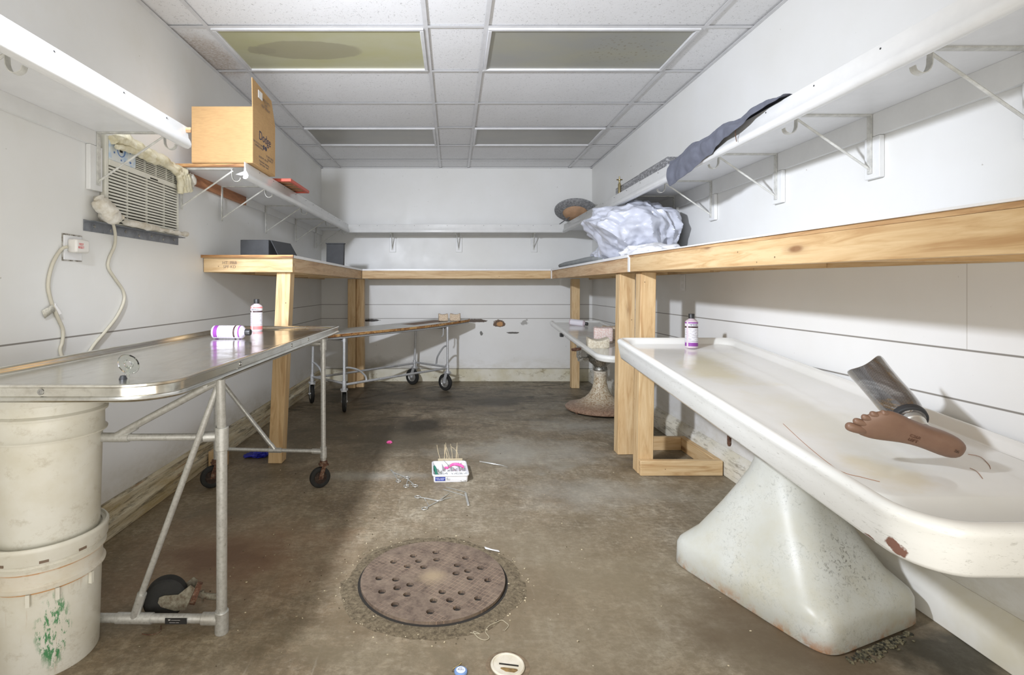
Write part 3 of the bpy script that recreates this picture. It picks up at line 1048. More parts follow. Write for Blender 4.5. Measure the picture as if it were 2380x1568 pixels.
# ------------------------------------------------------------------ stainless table (left foreground)
TX0, TX1, TY0, TY1 = -1.385, -0.712, 1.29, 3.30
t = thing('embalming_table', (-1.04, 2.3, 0), 'stainless steel topped pipe frame table at left foreground propped on white buckets', 'table')
base = (TX0, TX1, TY0, TY1, (0.12, 0.125, 0.012, 0.10))
ZR = 0.890
prof = [(0.05, ZR - 0.041), (0.012, ZR - 0.045), (0.003, ZR - 0.043), (0.0, ZR - 0.038), (0.003, ZR - 0.032), (0.009, ZR - 0.029), (0.009, ZR - 0.009), (0.003, ZR - 0.006), (0.004, ZR - 0.001), (0.010, ZR), (0.022, ZR - 0.001), (0.030, ZR - 0.010), (0.040, ZR - 0.020), (0.055, ZR - 0.022)]
obj('tray_top', tray([inset(base, d, z) for d, z in prof]), M['stainless'], t, sharp=50)
for (x, y, nx, ny) in [(-1.02, TY0 + 0.008, 0, -1), (TX1 - 0.009, 1.78, 1, 0), (TX1 - 0.009, 2.35, 1, 0), (TX1 - 0.009, 2.62, 1, 0)]:
    q = MB().lathe([(0.0001, 0), (0.0075, 0), (0.0075, 0.0016), (0.003, 0.002), (0.0025, 0.0005), (0.0001, 0.0005)], 14, Matrix.Translation((x, y, ZR - 0.018)) @ Vector((nx, ny, 0)).to_track_quat('Z', 'Y').to_matrix().to_4x4())
    obj('rivet', q, M['alu'], t)
G = M['galv']
# near frame
Yn = 1.69
obj('leg', MB().tube([(-0.727, 1.64, 0.846), (-0.740, 1.68, 0.66)], 0.0140, 16).tube([(-0.740, 1.68, 0.66), (-0.758, 1.72, 0.02)], 0.0165, 16), G, t)
obj('pipe_fitting', MB().tube([(-0.739, 1.678, 0.686), (-0.742, 1.684, 0.610)], 0.0205, 18).tube([(-0.760, Yn, 0.652), (-0.80, Yn - 0.005, 0.651)], 0.0165, 16), G, t, bevel=0.002)
obj('pipe_fitting', MB().tube([(-0.7565, 1.717, 0.075), (-0.7585, 1.721, 0.0)], 0.0215, 18).tube([(-0.752, 1.72, 0.045), (-0.822, 1.72, 0.046)], 0.0195, 16), G, t, bevel=0.002)
obj('crossbar', MB().tube([(-0.78, Yn - 0.004, 0.651), (-1.05, Yn - 0.01, 0.651), (-1.352, Yn - 0.02, 0.652)], 0.0115, 14), G, t)
obj('pipe_fitting', MB().tube([(-1.035, Yn - 0.01, 0.651), (-1.14, Yn - 0.01, 0.651)], 0.0150, 16).tube([(-1.075, Yn - 0.01, 0.655), (-1.015, Yn - 0.01, 0.688)], 0.0135, 16), G, t)
obj('brace', MB().tube([(-1.062, Yn - 0.01, 0.665), (-0.735, 1.645, 0.838)], 0.0115, 14), G, t)
obj('brace', MB().tube([(-0.734, 1.652, 0.838), (-1.045, 1.715, 0.055)], 0.0100, 14), G, t)
obj('pipe_fitting', MB().tube([(-1.045, 1.719, 0.045), (-1.012, 1.708, 0.135)], 0.0145, 14).tube([(-1.10, 1.72, 0.048), (-0.985, 1.72, 0.047)], 0.0175, 16), G, t)
obj('bottom_rail', MB().tube([(-0.80, 1.72, 0.046), (-1.352, 1.72, 0.050)], 0.0145, 16), G, t)
obj('leg', MB().tube([(-1.352, 1.66, 0.846), (-1.352, 1.72, 0.01)], 0.0150, 14), G, t)
# far frame
Yf = 2.98
obj('leg', MB().tube([(-0.738, Yf, 0.846), (-0.736, Yf, 0.20), (-0.735, Yf, 0.118)], 0.0138, 16), G, t)
obj('pipe_fitting', MB().tube([(-0.736, Yf, 0.225), (-0.7355, Yf, 0.165)], 0.0185, 16).tube([(-0.74, Yf, 0.200), (-0.80, Yf, 0.202)], 0.0150, 14), G, t)
obj('pipe_fitting', MB().tube([(-0.738, Yf, 0.838), (-0.737, Yf, 0.775)], 0.0185, 16).tube([(-0.74, Yf, 0.812), (-0.80, Yf, 0.812)], 0.0150, 14), G, t)
obj('crossbar', MB().tube([(-0.79, Yf, 0.812), (-1.335, Yf, 0.812)], 0.0115, 12), G, t)
obj('crossbar', MB().tube([(-0.78, Yf, 0.202), (-1.335, Yf, 0.214)], 0.0105, 12), G, t)
obj('pipe_fitting', MB().tube([(-0.975, Yf, 0.2065), (-1.045, Yf, 0.208)], 0.0145, 14).tube([(-1.01, Yf, 0.207), (-1.035, Yf, 0.243)], 0.0125, 12), G, t)
obj('brace', MB().tube([(-1.01, Yf, 0.207), (-1.345, Yf, 0.635)], 0.0120, 14), G, t)
obj('leg', MB().tube([(-1.345, Yf, 0.846), (-1.345, Yf, 0.118)], 0.0138, 16), G, t)
# long rails under the top
for x in (-0.748, -1.352):
    obj('top_rail', MB().tube([(x, 1.58, 0.838), (x, 3.1, 0.838)], 0.009, 10), G, t)
# badge on the bottom rail
obj('badge', MB().box(-0.935, -0.865, 1.7030, 1.7055, 0.038, 0.057), M['blk'], t)
text('badge_text', 'W ------------\n-------- ----', 0.0075, (-0.905, 1.7026, 0.048), (1, 0, 0), (0, 0, 1), M['whitelab'], t, ext=0.0001)


def caster(parent, x, y, r, ang, ztop, wid=0.034, fork=None, tyre=None, hub=None, name='caster'):
    """wheel standing on the floor at x,y; axle direction angle ang"""
    fork = fork or M['rust']
    ax = Vector((cos(ang), sin(ang), 0))
    fw = Vector((-sin(ang), cos(ang), 0))
    off = fw * (r * 0.35)
    c0 = Vector((x, y, r)) + off
    Mx = Matrix.Translation(c0) @ ax.to_track_quat('Z', 'Y').to_matrix().to_4x4()
    h = wid / 2
    tb = MB().lathe([(r * 0.6, -h * 0.85), (r * 0.8, -h), (r * 0.94, -h * 0.85), (r, -h * 0.4), (r, h * 0.4), (r * 0.94, h * 0.85), (r * 0.8, h), (r * 0.6, h * 0.85)], 36, Mx, cap=False)
    wheel = obj('wheel', tb, tyre or M['tyre'], parent)
    hb = MB().lathe([(0.0001, -h * 1.05), (r * 0.16, -h * 1.05), (r * 0.18, -h * 0.6), (r * 0.5, -h * 0.35), (r * 0.6, -h * 0.8), (r * 0.62, -h * 0.8), (r * 0.62, h * 0.8), (r * 0.6, h * 0.8), (r * 0.5, h * 0.35), (r * 0.18, h * 0.6), (r * 0.16, h * 1.05), (0.0001, h * 1.05)], 28, Mx)
    obj('hub', hb, hub or M['hubm'], wheel)
    fk = MB()
    top = Vector((x, y, 2 * r + 0.012))
    for s in (-1, 1):
        o1 = ax * s * (h + 0.005)
        fk.strip([c0 + o1 - Vector((0, 0, r * 0.12)), c0 + o1 + Vector((0, 0, r * 0.4)) - fw * r * 0.10, top + o1 - Vector((0, 0, 0.004))], r * 0.42, 0.004, fw)
    fk.box(-h - 0.007, h + 0.007, -r * 0.42, r * 0.42, -0.004, 0.004, Matrix.Translation(top) @ Matrix((ax, fw, Vector((0, 0, 1)))).transposed().to_4x4())
    fk.lathe([(0.0001, 0.004), (r * 0.38, 0.004), (r * 0.38, 0.018), (0.018, 0.02), (0.013, 0.022), (0.013, max(0.024, ztop - top.z)), (0.0001, max(0.024, ztop - top.z))], 18, Matrix.Translation(top))
    fk.tube([c0 - ax * (h + 0.012), c0 + ax * (h + 0.012)], r * 0.09, 8)
    obj('fork', fk, fork, parent)


caster(t, -0.735, Yf, 0.058, radians(118), 0.165, 0.03, M['rust'], None, M['rustd'])
caster(t, -1.345, Yf, 0.062, radians(125), 0.165, 0.03, M['rust'], None, M['rustd'])

# loose caster lying by the bottom rail
t = thing('caster_wheel', (-1.0, 1.80, 0), 'detached black caster wheel with rusty fork lying behind the bottom rail', 'caster')
cc = Vector((-0.985, 1.80, 0.070))
ax = Vector((0.28, -0.93, 0.06)).normalized()
Mx = Matrix.Translation(cc) @ ax.to_track_quat('Z', 'Y').to_matrix().to_4x4()
r, h = 0.066, 0.024
wheel = obj('wheel', MB().lathe([(0.0001, -h), (r * 0.9, -h), (r, -h * 0.75), (r, h * 0.75), (r * 0.9, h), (0.0001, h)], 40, Mx), M['tyre'], t)
fk = MB()
d1 = Vector((0.95, 0.28, 0.10)).normalized()
d1 = (d1 - ax * d1.dot(ax)).normalized()
d2 = ax.cross(d1)
if d2.z < 0:
    d2 = -d2
for s in (-1, 1):
    pl = [(-0.018, 0.0), (-0.012, 0.016), (0.004, 0.018), (0.045, 0.010), (0.085, 0.032), (0.098, 0.018), (0.062, -0.046), (0.03, -0.040), (-0.010, -0.016)]
    o1 = cc + ax * s * (h + 0.004)
    fk.loft([[o1 + ax * s * k + d1 * a + d2 * b_ for a, b_ in pl] for k in (0.0, 0.003)])
obj('fork', fk, M['rust2'], t)
e = cc + d1 * 0.075 - d2 * 0.010
q = MB().tube([e + d2 * 0.042 + d1 * 0.02, e - d2 * 0.042 - d1 * 0.005], 0.013, 10)
obj('swivel_plate', MB().tube([cc + d1 * 0.086 - d2 * 0.008, cc + d1 * 0.102 - d2 * 0.016], 0.036, 20), M['rust'], t)
q = MB().tube([cc + d1 * 0.10 - d2 * 0.016, cc + d1 * 0.135 - d2 * 0.036], 0.010, 12).tube([cc + d1 * 0.116 - d2 * 0.008, cc + d1 * 0.112 - d2 * 0.048], 0.004, 8).tube([cc + d1 * 0.13 - d2 * 0.033, cc + d1 * 0.178 - d2 * 0.05], 0.0105, 12)
obj('stem', q, M['rust2'], t)

# ------------------------------------------------------------------ buckets
def bucket_mat(name, green=False, rust=False):
    m = NT(name, (226, 225, 216), 0.40)
    P = m.co()
    X, Y, Z = m.sep(P)
    c = m.ramp(m.noise(P, 5, 5, 0.6), [(0.35, (214, 210, 194)), (0.62, (228, 227, 218))])
    c = m.mix(m.ramp(m.noise(m.mapped(P, (1, 1, 1.4)), 14, 8, 0.78), [(0.54, 0.0), (0.72, 0.6)]), c, (168, 156, 130))
    if rust:
        band = m.math('MAXIMUM', m.math('MAXIMUM', seam(m, Z, 0.2585, 0.002, 0.003), seam(m, Z, 0.3150, 0.002, 0.003)), m.math('MULTIPLY', seam(m, Z, 0.290, 0.02, 0.025), 0.10))
        c = m.mix(m.math('MULTIPLY', band, m.ramp(m.noise(m.mapped(P, (3, 3, 9)), 5, 6, 0.75), [(0.34, 0.15), (0.5, 1.0)])), c, (198, 142, 76))
        c = m.mix(m.math('MULTIPLY', m.ramp(Z, [(0.0, 1.0), (0.25, 0.7), (0.27, 0.0)]), m.ramp(m.noise(m.mapped(P, (9, 9, 0.8)), 4, 5, 0.7), [(0.58, 0.0), (0.68, 0.4)])), c, (176, 138, 92))
    if green:
        a = m.blob(P, (0.105, -0.115, 0.115), (0.045, 0.06, 0.13), 0.25, 12, 0.3)
        s = m.ramp(m.noise(m.mapped(P, (3, 3, 0.9)), 20, 6, 0.8), [(0.50, 0.0), (0.54, 0.9)])
        c = m.mix(m.math('MULTIPLY', a, s), c, (34, 132, 72))
    m.color(c)
    return m.m


def bucket_body(h, r0=0.133, r1=0.148):
    P_ = [(0.0001, 0.0), (r0, 0.0), (r0 + 0.003, 0.005), (r0 + 0.010, h * 0.66)]
    P_ += [(0.1435, h * 0.66), (0.153, h * 0.665), (0.154, h * 0.675), (0.146, h * 0.69), (0.1455, h * 0.80), (0.155, h * 0.805), (0.156, h * 0.82), (0.147, h * 0.835), (0.148, h * 0.93), (0.148, h * 0.95), (0.0001, h * 0.95)]
    return MB().lathe(P_, 72)


def bucket_lid(h):
    z = h * 0.865
    return MB().lathe([(0.150, z), (0.158, z), (0.160, z + 0.004), (0.160, z + 0.030), (0.1625, z + 0.036), (0.1625, z + 0.044), (0.159, z + 0.049), (0.155, z + 0.049), (0.152, z + 0.042), (0.144, z + 0.040), (0.1425, z + 0.034), (0.10, z + 0.034), (0.0001, z + 0.034)], 72)


BX, BY = -1.258, 1.625
t = thing('plastic_bucket', (BX, BY, 0), 'lidded white plastic bucket on the floor with green smears and rusty rings', 'bucket', 'white plastic buckets stacked under the steel table')
H1 = 0.395
obj('bucket_body', bucket_body(H1), bucket_mat('bucket_plastic_lower', True, True), t, world=False, sharp=50)
lid = obj('lid', bucket_lid(H1), bucket_mat('bucket_lid_lower'), t, world=False, sharp=50)
for k, a in enumerate([-2.2, -1.62, -0.95, -0.35]):
    q = MB().box(-0.011, 0.011, -0.0015, 0.0015, -0.003, 0.004, Matrix.Translation((0.1600 * cos(a), 0.1600 * sin(a), H1 * 0.865 + 0.008)) @ Matrix.Rotation(a + pi / 2, 4, 'Z'))
    obj('lid_slot', q, M['inkg'], lid, world=False)
for a in [-1.9, -1.2, -0.75, -0.1]:
    q = MB().box(-0.005, 0.005, -0.006, 0.004, -0.035, 0.0, Matrix.Translation((0.148 * cos(a), 0.148 * sin(a), H1 * 0.66)) @ Matrix.Rotation(a + pi / 2, 4, 'Z'))
    obj('rib', q, M['bucket'], t, world=False)
zb = H1 * 0.865 + 0.0345
t = thing('plastic_bucket', (BX + 0.004, BY + 0.004, zb), 'grimy white plastic bucket on the lid of the lower one, touching the table underside', 'bucket', 'white plastic buckets stacked under the steel table')
H2 = (0.842 - zb) * 0.985
obj('bucket_body', bucket_body(H2, 0.130), bucket_mat('bucket_plastic_upper'), t, world=False, sharp=50)
z = 0.843 - zb - 0.055
obj('lid', MB().lathe([(0.150, z - 0.0), (0.157, z), (0.1585, z + 0.004), (0.1585, z + 0.028), (0.161, z + 0.034), (0.161, z + 0.046), (0.157, z + 0.052), (0.10, z + 0.054), (0.0001, z + 0.054)], 72), bucket_mat('bucket_lid_upper'), t, world=False, sharp=50)

# ------------------------------------------------------------------ porcelain embalming tables
SL1 = 0.096


def porc(name, x0, x1, y0, y1, zfar, slope, radii, depth, rim_w, mat, parent, trough, rim_d, side_flare=0.0):
    """slope: height gained per metre towards the back; zfar: rim height at y1"""
    def zz(off):
        return lambda x, y: zfar - slope * (y1 - y) + off
    b_ = (x0, x1, y0, y1, radii)
    R = []
    for d, z in [(0.10, -depth + 0.010), (side_flare + 0.014, -depth), (side_flare + 0.004, -depth + 0.003), (side_flare, -depth + 0.012), (side_flare * 0.4, -depth * 0.45), (0.004, -0.030), (0.0, -0.020), (0.002, -0.011), (0.010, -0.003), (0.022, 0.0), (rim_w * 0.5, -0.001)]:
        R.append(inset(b_, d, zz(z)))

    def ring(dx, dn, df, z, rad, tz=None):
        def f(x, y):
            v = z
            if tz is not None:
                k = (y0 + 0.20 - y) / 0.09
                k = max(0.0, min(1.0, k))
                k = k * k * (3 - 2 * k)
                v = z * (1 - k) + tz * k
            return zfar - slope * (y1 - y) + v
        return (x0 + dx, x1 - dx, y0 + dn, y1 - df, rad, f)
    if trough:
        rw = rim_w
        R.append(ring(rw * 0.75, rw * 0.72, rw * 0.7, -rim_d * 0.35, (0.08,) * 4, -0.030))
        R.append(ring(rw * 1.0, rw * 0.95, rw * 0.85, -rim_d * 0.9, (0.07,) * 4, -0.070))
        R.append(ring(rw * 1.12, rw * 1.15, rw * 0.92, -rim_d, (0.06,) * 4, -0.085))
        R.append(ring(rw * 1.20, rw * 2.0, rw * 1.0, -rim_d, (0.06,) * 4, -0.085))
        # lip of the flat bed
        def zl(off):
            return lambda x, y: zfar - slope * (y1 - y) + off
        for k_in, dy_, zn, cr in [(1.32, 0.150, -0.080, 0.07), (1.36, 0.174, -0.056, 0.065), (1.39, 0.188, -rim_d - 0.012, 0.06), (1.42, 0.196, -rim_d - 0.003, 0.058), (1.46, 0.204, -rim_d, 0.055)]:
            def fz(x, y, zn=zn, yy=y0 + dy_, cr=cr):
                k = max(0.0, min(1.0, (y - yy - 0.012) / (cr - 0.012)))
                k = k * k * (3 - 2 * k)
                return zfar - slope * (y1 - y) + zn * (1 - k) - rim_d * k
            R.append((x0 + rw * k_in, x1 - rw * k_in, y0 + dy_, y1 - rw * 1.1 - k_in * 0.01, (cr, cr, 0.05, 0.05), fz))
    else:
        R.append(inset(b_, rim_w * 0.8, zz(-rim_d * 0.5)))
        R.append(inset(b_, rim_w, zz(-rim_d * 0.95)))
        R.append(inset(b_, rim_w * 1.2, zz(-rim_d)))
    return obj(name, tray(R), mat, parent, sharp=60)


pm = porcelain_mat('chipped_white_porcelain', 0.8, edge=(0.955, 1.065),
                   stains=[(1.22, 2.45, 0.16, 0.34, (206, 192, 138), 0.45, 0.5, 6), (1.36, 2.75, 0.2, 0.2, (212, 206, 170), 0.3, 0.5, 6), (1.3, 1.75, 0.25, 0.35, (214, 208, 184), 0.4, 0.5, 5), (1.15, 1.4, 0.1, 0.12, (206, 190, 140), 0.4, 0.5, 8)],
                   crack=[((0.966, 1.160, 0.562), (0.022, 0.022, 0.015)), ((0.972, 1.148, 0.551), (0.020, 0.020, 0.015)), ((0.970, 1.232, 0.540), (0.03, 0.022, 0.012))])
t = thing('embalming_table', (1.3, 2.1, 0), 'large white porcelain pedestal table at right foreground with the artificial leg on it', 'table')
porc('tray_top', 0.955, 1.655, 1.065, 3.105, 0.838, SL1, (0.13, 0.13, 0.05, 0.06), 0.118, 0.052, pm.m, t, True, 0.034, 0.018)
# pedestal: twisted square base flowing into a round neck
pc = Vector((1.245, 1.975))
ang = radians(22)


def sup(cx, cy, hx, hy, n_exp, z, rot, seg=64):
    out = []
    for k in range(seg):
        a = 2 * pi * k / seg
        c_, s_ = cos(a), sin(a)
        x = hx * math.copysign(abs(c_) ** (2 / n_exp), c_)
        y = hy * math.copysign(abs(s_) ** (2 / n_exp), s_)
        out.append(Vector((cx + x * cos(rot) - y * sin(rot), cy + x * sin(rot) + y * cos(rot), z)))
    return out


R = []
for z, hx, hy, ne in [(0.0, 0.245, 0.315, 9), (0.006, 0.250, 0.320, 9), (0.085, 0.247, 0.317, 9), (0.105, 0.243, 0.311, 8), (0.122, 0.232, 0.298, 7), (0.16, 0.209, 0.267, 5), (0.22, 0.184, 0.233, 4), (0.28, 0.159, 0.197, 3.4), (0.34, 0.135, 0.162, 3.0), (0.39, 0.116, 0.134, 2.7), (0.43, 0.103, 0.112, 2.4), (0.47, 0.098, 0.100, 2), (0.60, 0.095, 0.095, 2), (0.655, 0.10, 0.10, 2)]:
    R.append(sup(pc.x, pc.y, hx, hy, ne, z, ang))
for p in R[-1]:
    p.z = 0.838 - SL1 * (3.105 - p.y) - 0.108
for p in R[-2]:
    p.z = 0.56
m = porcelain_mat('grimy_porcelain_base', 0.0)
P = m.co(world=True)
X, Y, Z = m.sep(P)
c = m.ramp(m.noise(P, 3, 5), [(0.3, (176, 175, 162)), (0.65, (194, 195, 188))])
low = m.ramp(Z, [(0.0, 0.9), (0.12, 0.55), (0.42, 0.2), (0.6, 0.1)])
c = m.mix(m.math('MULTIPLY', low, m.ramp(m.noise(P, 9, 8, 0.75), [(0.45, 0.0), (0.7, 0.8)])), c, (176, 168, 140))
nx = m.sep(m.n('ShaderNodeNewGeometry').outputs['Normal'])[0]
sp = m.ramp(m.noise(P, 75, 9, 0.85, 1.0), [(0.535, 0.0), (0.59, 0.8)])
m.rough(m.ramp(m.noise(P, 5, 3), [(0.3, 0.3), (0.7, 0.45)]))
area = m.blob(P, (1.33, 1.72, 0.26), (0.20, 0.2, 0.26), 0.4, 8, 0.7)
m.b.inputs['Coat Weight'].default_value = 0.0
m.b.inputs['Specular IOR Level'].default_value = 0.35
c = m.mix(m.math('MULTIPLY', sp, m.math('MAXIMUM', area, m.ramp(m.noise(P, 6, 4, 0.6), [(0.45, 0.0), (0.62, 0.45)]))), c, (70, 66, 54))
c = m.mix(m.math('MULTIPLY', m.ramp(Z, [(0.0, 1.0), (0.02, 0.6), (0.045, 0.0)]), m.ramp(m.noise(P, 14, 6, 0.7), [(0.45, 0.0), (0.6, 0.9)])), c, (166, 112, 62))
m.color(c)
obj('pedestal', MB().loft(R), m.m, t, sharp=80)
obj('lever', MB().tube([(1.368, 2.60, 0.68), (1.368, 2.60, 0.355), (1.368, 2.60, 0.345)], [0.0095, 0.0095, 0.006], 12), M['rust'], t)

# far porcelain table
pm2 = porcelain_mat('white_porcelain_far', 0.45, edge=(1.05, 3.78), stains=[(1.25, 5.0, 0.14, 0.3, (190, 176, 160), 0.5, 0.5, 7), (1.3, 4.6, 0.15, 0.15, (176, 160, 142), 0.35, 0.5, 9)])
t = thing('embalming_table', (1.37, 4.8, 0), 'smaller white porcelain table on a round speckled pedestal in the far right corner', 'table')
SL2 = 0.068
ZF = 0.770
YF0, YF1 = 3.78, 5.78
porc('tray_top', 1.05, 1.62, YF0, YF1, ZF, SL2, (0.14, 0.14, 0.10, 0.07), 0.052, 0.045, pm2.m, t, False, 0.022, 0.010)


def pedestal_profile():
    return [(0.0001, 0.012), (0.285, 0.012), (0.312, 0.022), (0.315, 0.036), (0.300, 0.050), (0.25, 0.064), (0.19, 0.086), (0.14, 0.116), (0.10, 0.155), (0.072, 0.205), (0.060, 0.26), (0.056, 0.31), (0.055, 0.345), (0.059, 0.35), (0.059, 0.362), (0.052, 0.368), (0.0001, 0.368)]


pcx, pcy = 1.350, 4.82
m = NT('speckled_worn_pedestal', (210, 200, 178), 0.5)
P = m.co()
Z = m.sep(P)[2]
c = m.ramp(m.noise(P, 70, 6, 0.75), [(0.40, (150, 120, 84)), (0.52, (204, 192, 166)), (0.7, (226, 220, 204))])
c = m.mix(m.ramp(Z, [(0.0, 1.0), (0.06, 0.85), (0.11, 0.25), (0.25, 0.0)]), c, m.ramp(m.noise(P, 50, 6, 0.75), [(0.35, (98, 66, 50)), (0.6, (156, 126, 104))]))
c = m.mix(m.ramp(m.noise(P, 40, 4, 0.7), [(0.66, 0.0), (0.69, 0.9)]), c, (62, 50, 40))
c = m.mix(m.ramp(Z, [(0.30, 0.0), (0.40, 0.8)]), c, (226, 222, 212))
m.color(c)
obj('pedestal', MB().lathe(pedestal_profile(), 56, Matrix.Translation((pcx, pcy, 0)), cap=False), m.m, t)
for a in (0.5, 2.2, 3.6, 5.2):
    obj('foot', MB().lathe([(0.0001, 0), (0.017, 0), (0.019, 0.02), (0.0001, 0.02)], 12, Matrix.Translation((pcx + 0.265 * cos(a), pcy + 0.265 * sin(a), 0))), M['rust'], t)
yk = MB().lathe([(0.0001, 0.37), (0.058, 0.37), (0.066, 0.38), (0.064, 0.396), (0.056, 0.405), (0.062, 0.42), (0.095, 0.445), (0.118, 0.48), (0.124, 0.51), (0.114, 0.515), (0.106, 0.49), (0.07, 0.46), (0.0001, 0.45)], 28, Matrix.Translation((pcx, pcy, 0)))
yk.tube([(pcx - 0.11, pcy, 0.505), (pcx + 0.11, pcy, 0.505)], 0.022, 14)
yk.box(pcx - 0.08, pcx + 0.08, pcy - 0.06, pcy + 0.06, 0.50, ZF - SL2 * (YF1 - pcy) - 0.047)
yk.box(pcx - 0.20, pcx - 0.11, pcy - 0.03, pcy + 0.03, 0.455, 0.49).box(pcx - 0.21, pcx - 0.18, pcy - 0.03, pcy + 0.03, 0.485, 0.64)
obj('tilt_yoke', yk, galv_mat('dull_nickel', (150, 148, 140), (92, 88, 78), 0.3, 0.9), t)
obj('crank_handle', MB().tube([(1.27, 4.55, 0.610), (1.095, 4.50, 0.604)], 0.010, 10), M['galv'], t)
obj('crank_grip', MB().tube([(1.095, 4.50, 0.604), (1.05, 4.49, 0.601), (1.015, 4.48, 0.600)], [0.010, 0.016, 0.012], 12), M['rust'], t)
obj('latch', MB().box(1.055, 1.085, 5.15, 5.2, 0.645, 0.68), M['blk'], t)

# ------------------------------------------------------------------ church truck gurney
t = thing('gurney', (-0.7, 5.4, 0), 'silver tubular gurney with worn plywood top standing askew near the back wall', 'gurney')
P1 = Vector((-0.986, 4.755, 0))
u = Vector((0.683, 0.731, 0)).normalized()
v = Vector((-0.731, 0.683, 0)).normalized()


def gp(a, b_, z):
    q_ = P1 + u * a + v * b_
    return Vector((q_.x, q_.y, z))


def zr(a):
    return 0.680 + 0.015 * a + 0.022 * max(0, a - 0.6) ** 2


LA, LB = 1.355, 0.53
Gs = M['galv_s']
for b_, nm in ((0, 'side_rail'), (LB - 0.02, 'side_rail')):
    amx = 1.70 if b_ == 0 else 1.28
    obj(nm, MB().tube([gp(a, b_, zr(a)) for a in [-0.18 + k * (amx + 0.18) / 12 for k in range(13)]], 0.0125, 12), Gs, t)
obj('end_rail', MB().tube([gp(-0.18, 0, zr(-0.18)), gp(-0.18, LB - 0.02, zr(-0.18))], 0.0125, 12), Gs, t)
for a, b_ in ((0, 0), (0, LB), (LA, LB), (LA, 0)):
    obj('leg', MB().tube([gp(a, b_ * 0.96, zr(a) - 0.01), gp(a, b_, 0.21)], 0.0125, 12), Gs, t)
    obj('pipe_fitting', MB().tube([gp(a, b_, 0.285), gp(a, b_, 0.205)], 0.018, 14), Gs, t)
    obj('pipe_fitting', MB().tube([gp(a, b_ * 0.96, zr(a) - 0.012), gp(a, b_ * 0.97, zr(a) - 0.045)], 0.0165, 12), Gs, t)
for b_ in (0, LB):
    obj('bottom_rail', MB().tube([gp(0, b_, 0.25), gp(LA, b_, 0.25)], 0.0115, 12), Gs, t)
for a in (0, LA):
    obj('bottom_rail', MB().tube([gp(a, 0, 0.262), gp(a, LB, 0.262)], 0.0115, 12), Gs, t)
    obj('cross_rail', MB().tube([gp(a, 0.01, zr(a) - 0.03), gp(a, LB * 0.96, zr(a) - 0.03)], 0.0105, 10), Gs, t)
obj('curved_brace', MB().tube([gp(0.0, 0.01, 0.40), gp(0.07, 0.01, 0.395), gp(0.17, 0.008, 0.36), gp(0.24, 0.004, 0.30), gp(0.25, 0.0, 0.255)], 0.0095, 10, smooth=5), Gs, t)
obj('curved_brace', MB().tube([gp(0.0, LB, 0.40), gp(0.0, LB - 0.06, 0.395), gp(0.0, LB - 0.14, 0.35), gp(0.0, LB - 0.18, 0.28), gp(0.0, LB - 0.19, 0.26)], 0.0095, 10, smooth=5), Gs, t)
obj('curved_brace', MB().tube([gp(LA, 0.0, 0.49), gp(LA - 0.01, 0.05, 0.475), gp(LA - 0.02, 0.13, 0.37), gp(LA - 0.0, 0.17, 0.29), gp(LA, 0.18, 0.262)], 0.0095, 10, smooth=5), Gs, t)
obj('hook', MB().tube([gp(LA - 0.07, -0.005, zr(LA) - 0.02), gp(LA - 0.075, -0.006, 0.62), gp(LA - 0.10, -0.006, 0.60)], 0.006, 8, smooth=4), Gs, t)
for (a, b_, an) in ((0, 0, radians(8)), (0, LB, radians(25)), (LA, LB, radians(55)), (LA, 0, radians(50))):
    p = gp(a, b_, 0)
    caster(t, p.x, p.y, 0.092, an, 0.215, 0.034, Gs)


def deck(z_off0, z_off1, a0, a1, b0, b1, rad, q=None):
    q = q or MB()
    r_ = rrect(a0, a1, b0, b1, rad, 6, 14)
    rings = []
    for zo in (z_off0, z_off1):
        rings.append([gp(p.x, p.y, zr(p.x) + zo) for p in r_])
    n = len(r_)
    q.loft(rings, cap=False)
    # fill with strips so that the bow follows
    for k, zo in ((0, z_off0), (1, z_off1)):
        lo = [a0 + (a1 - a0) * i / 24 for i in range(25)]
        q.add([gp(a, bb, zr(a) + zo) for a in lo for bb in (b0 + 0.0, b1)], []) if False else None
    return q, rings


def deck_mesh(z0, z1, a0, a1, b0, b1, rc):
    """bowed plate with rounded far corner"""
    q = MB()
    N, K = 30, 6
    pts0, pts1 = [], []

    def bmax(a):
        d = a - (a1 - rc)
        return b1 if d <= 0 else b1 - rc + sqrt(max(0, rc * rc - d * d))

    def bmin(a):
        d = a - (a1 - 0.04)
        return b0 if d <= 0 else b0 + 0.04 - sqrt(max(0, 0.0016 - d * d))
    fn0 = lambda s_, w_: gp(a0 + (a1 - a0) * s_, bmin(a0 + (a1 - a0) * s_) + (bmax(a0 + (a1 - a0) * s_) - bmin(a0 + (a1 - a0) * s_)) * w_, zr(a0 + (a1 - a0) * s_) + z0)
    fn1 = lambda s_, w_: fn0(s_, w_) + Vector((0, 0, z1 - z0))
    q.grid(fn0, N, K)
    q.grid(fn1, N, K)
    nv = (N + 1) * (K + 1)
    for i in range(N):
        q.f.append([i * (K + 1), (i + 1) * (K + 1), nv + (i + 1) * (K + 1), nv + i * (K + 1)])
        q.f.append([i * (K + 1) + K, (i + 1) * (K + 1) + K, nv + (i + 1) * (K + 1) + K, nv + i * (K + 1) + K])
    for j in range(K):
        q.f.append([j, j + 1, nv + j + 1, nv + j])
        q.f.append([N * (K + 1) + j, N * (K + 1) + j + 1, nv + N * (K + 1) + j + 1, nv + N * (K + 1) + j])
    return q


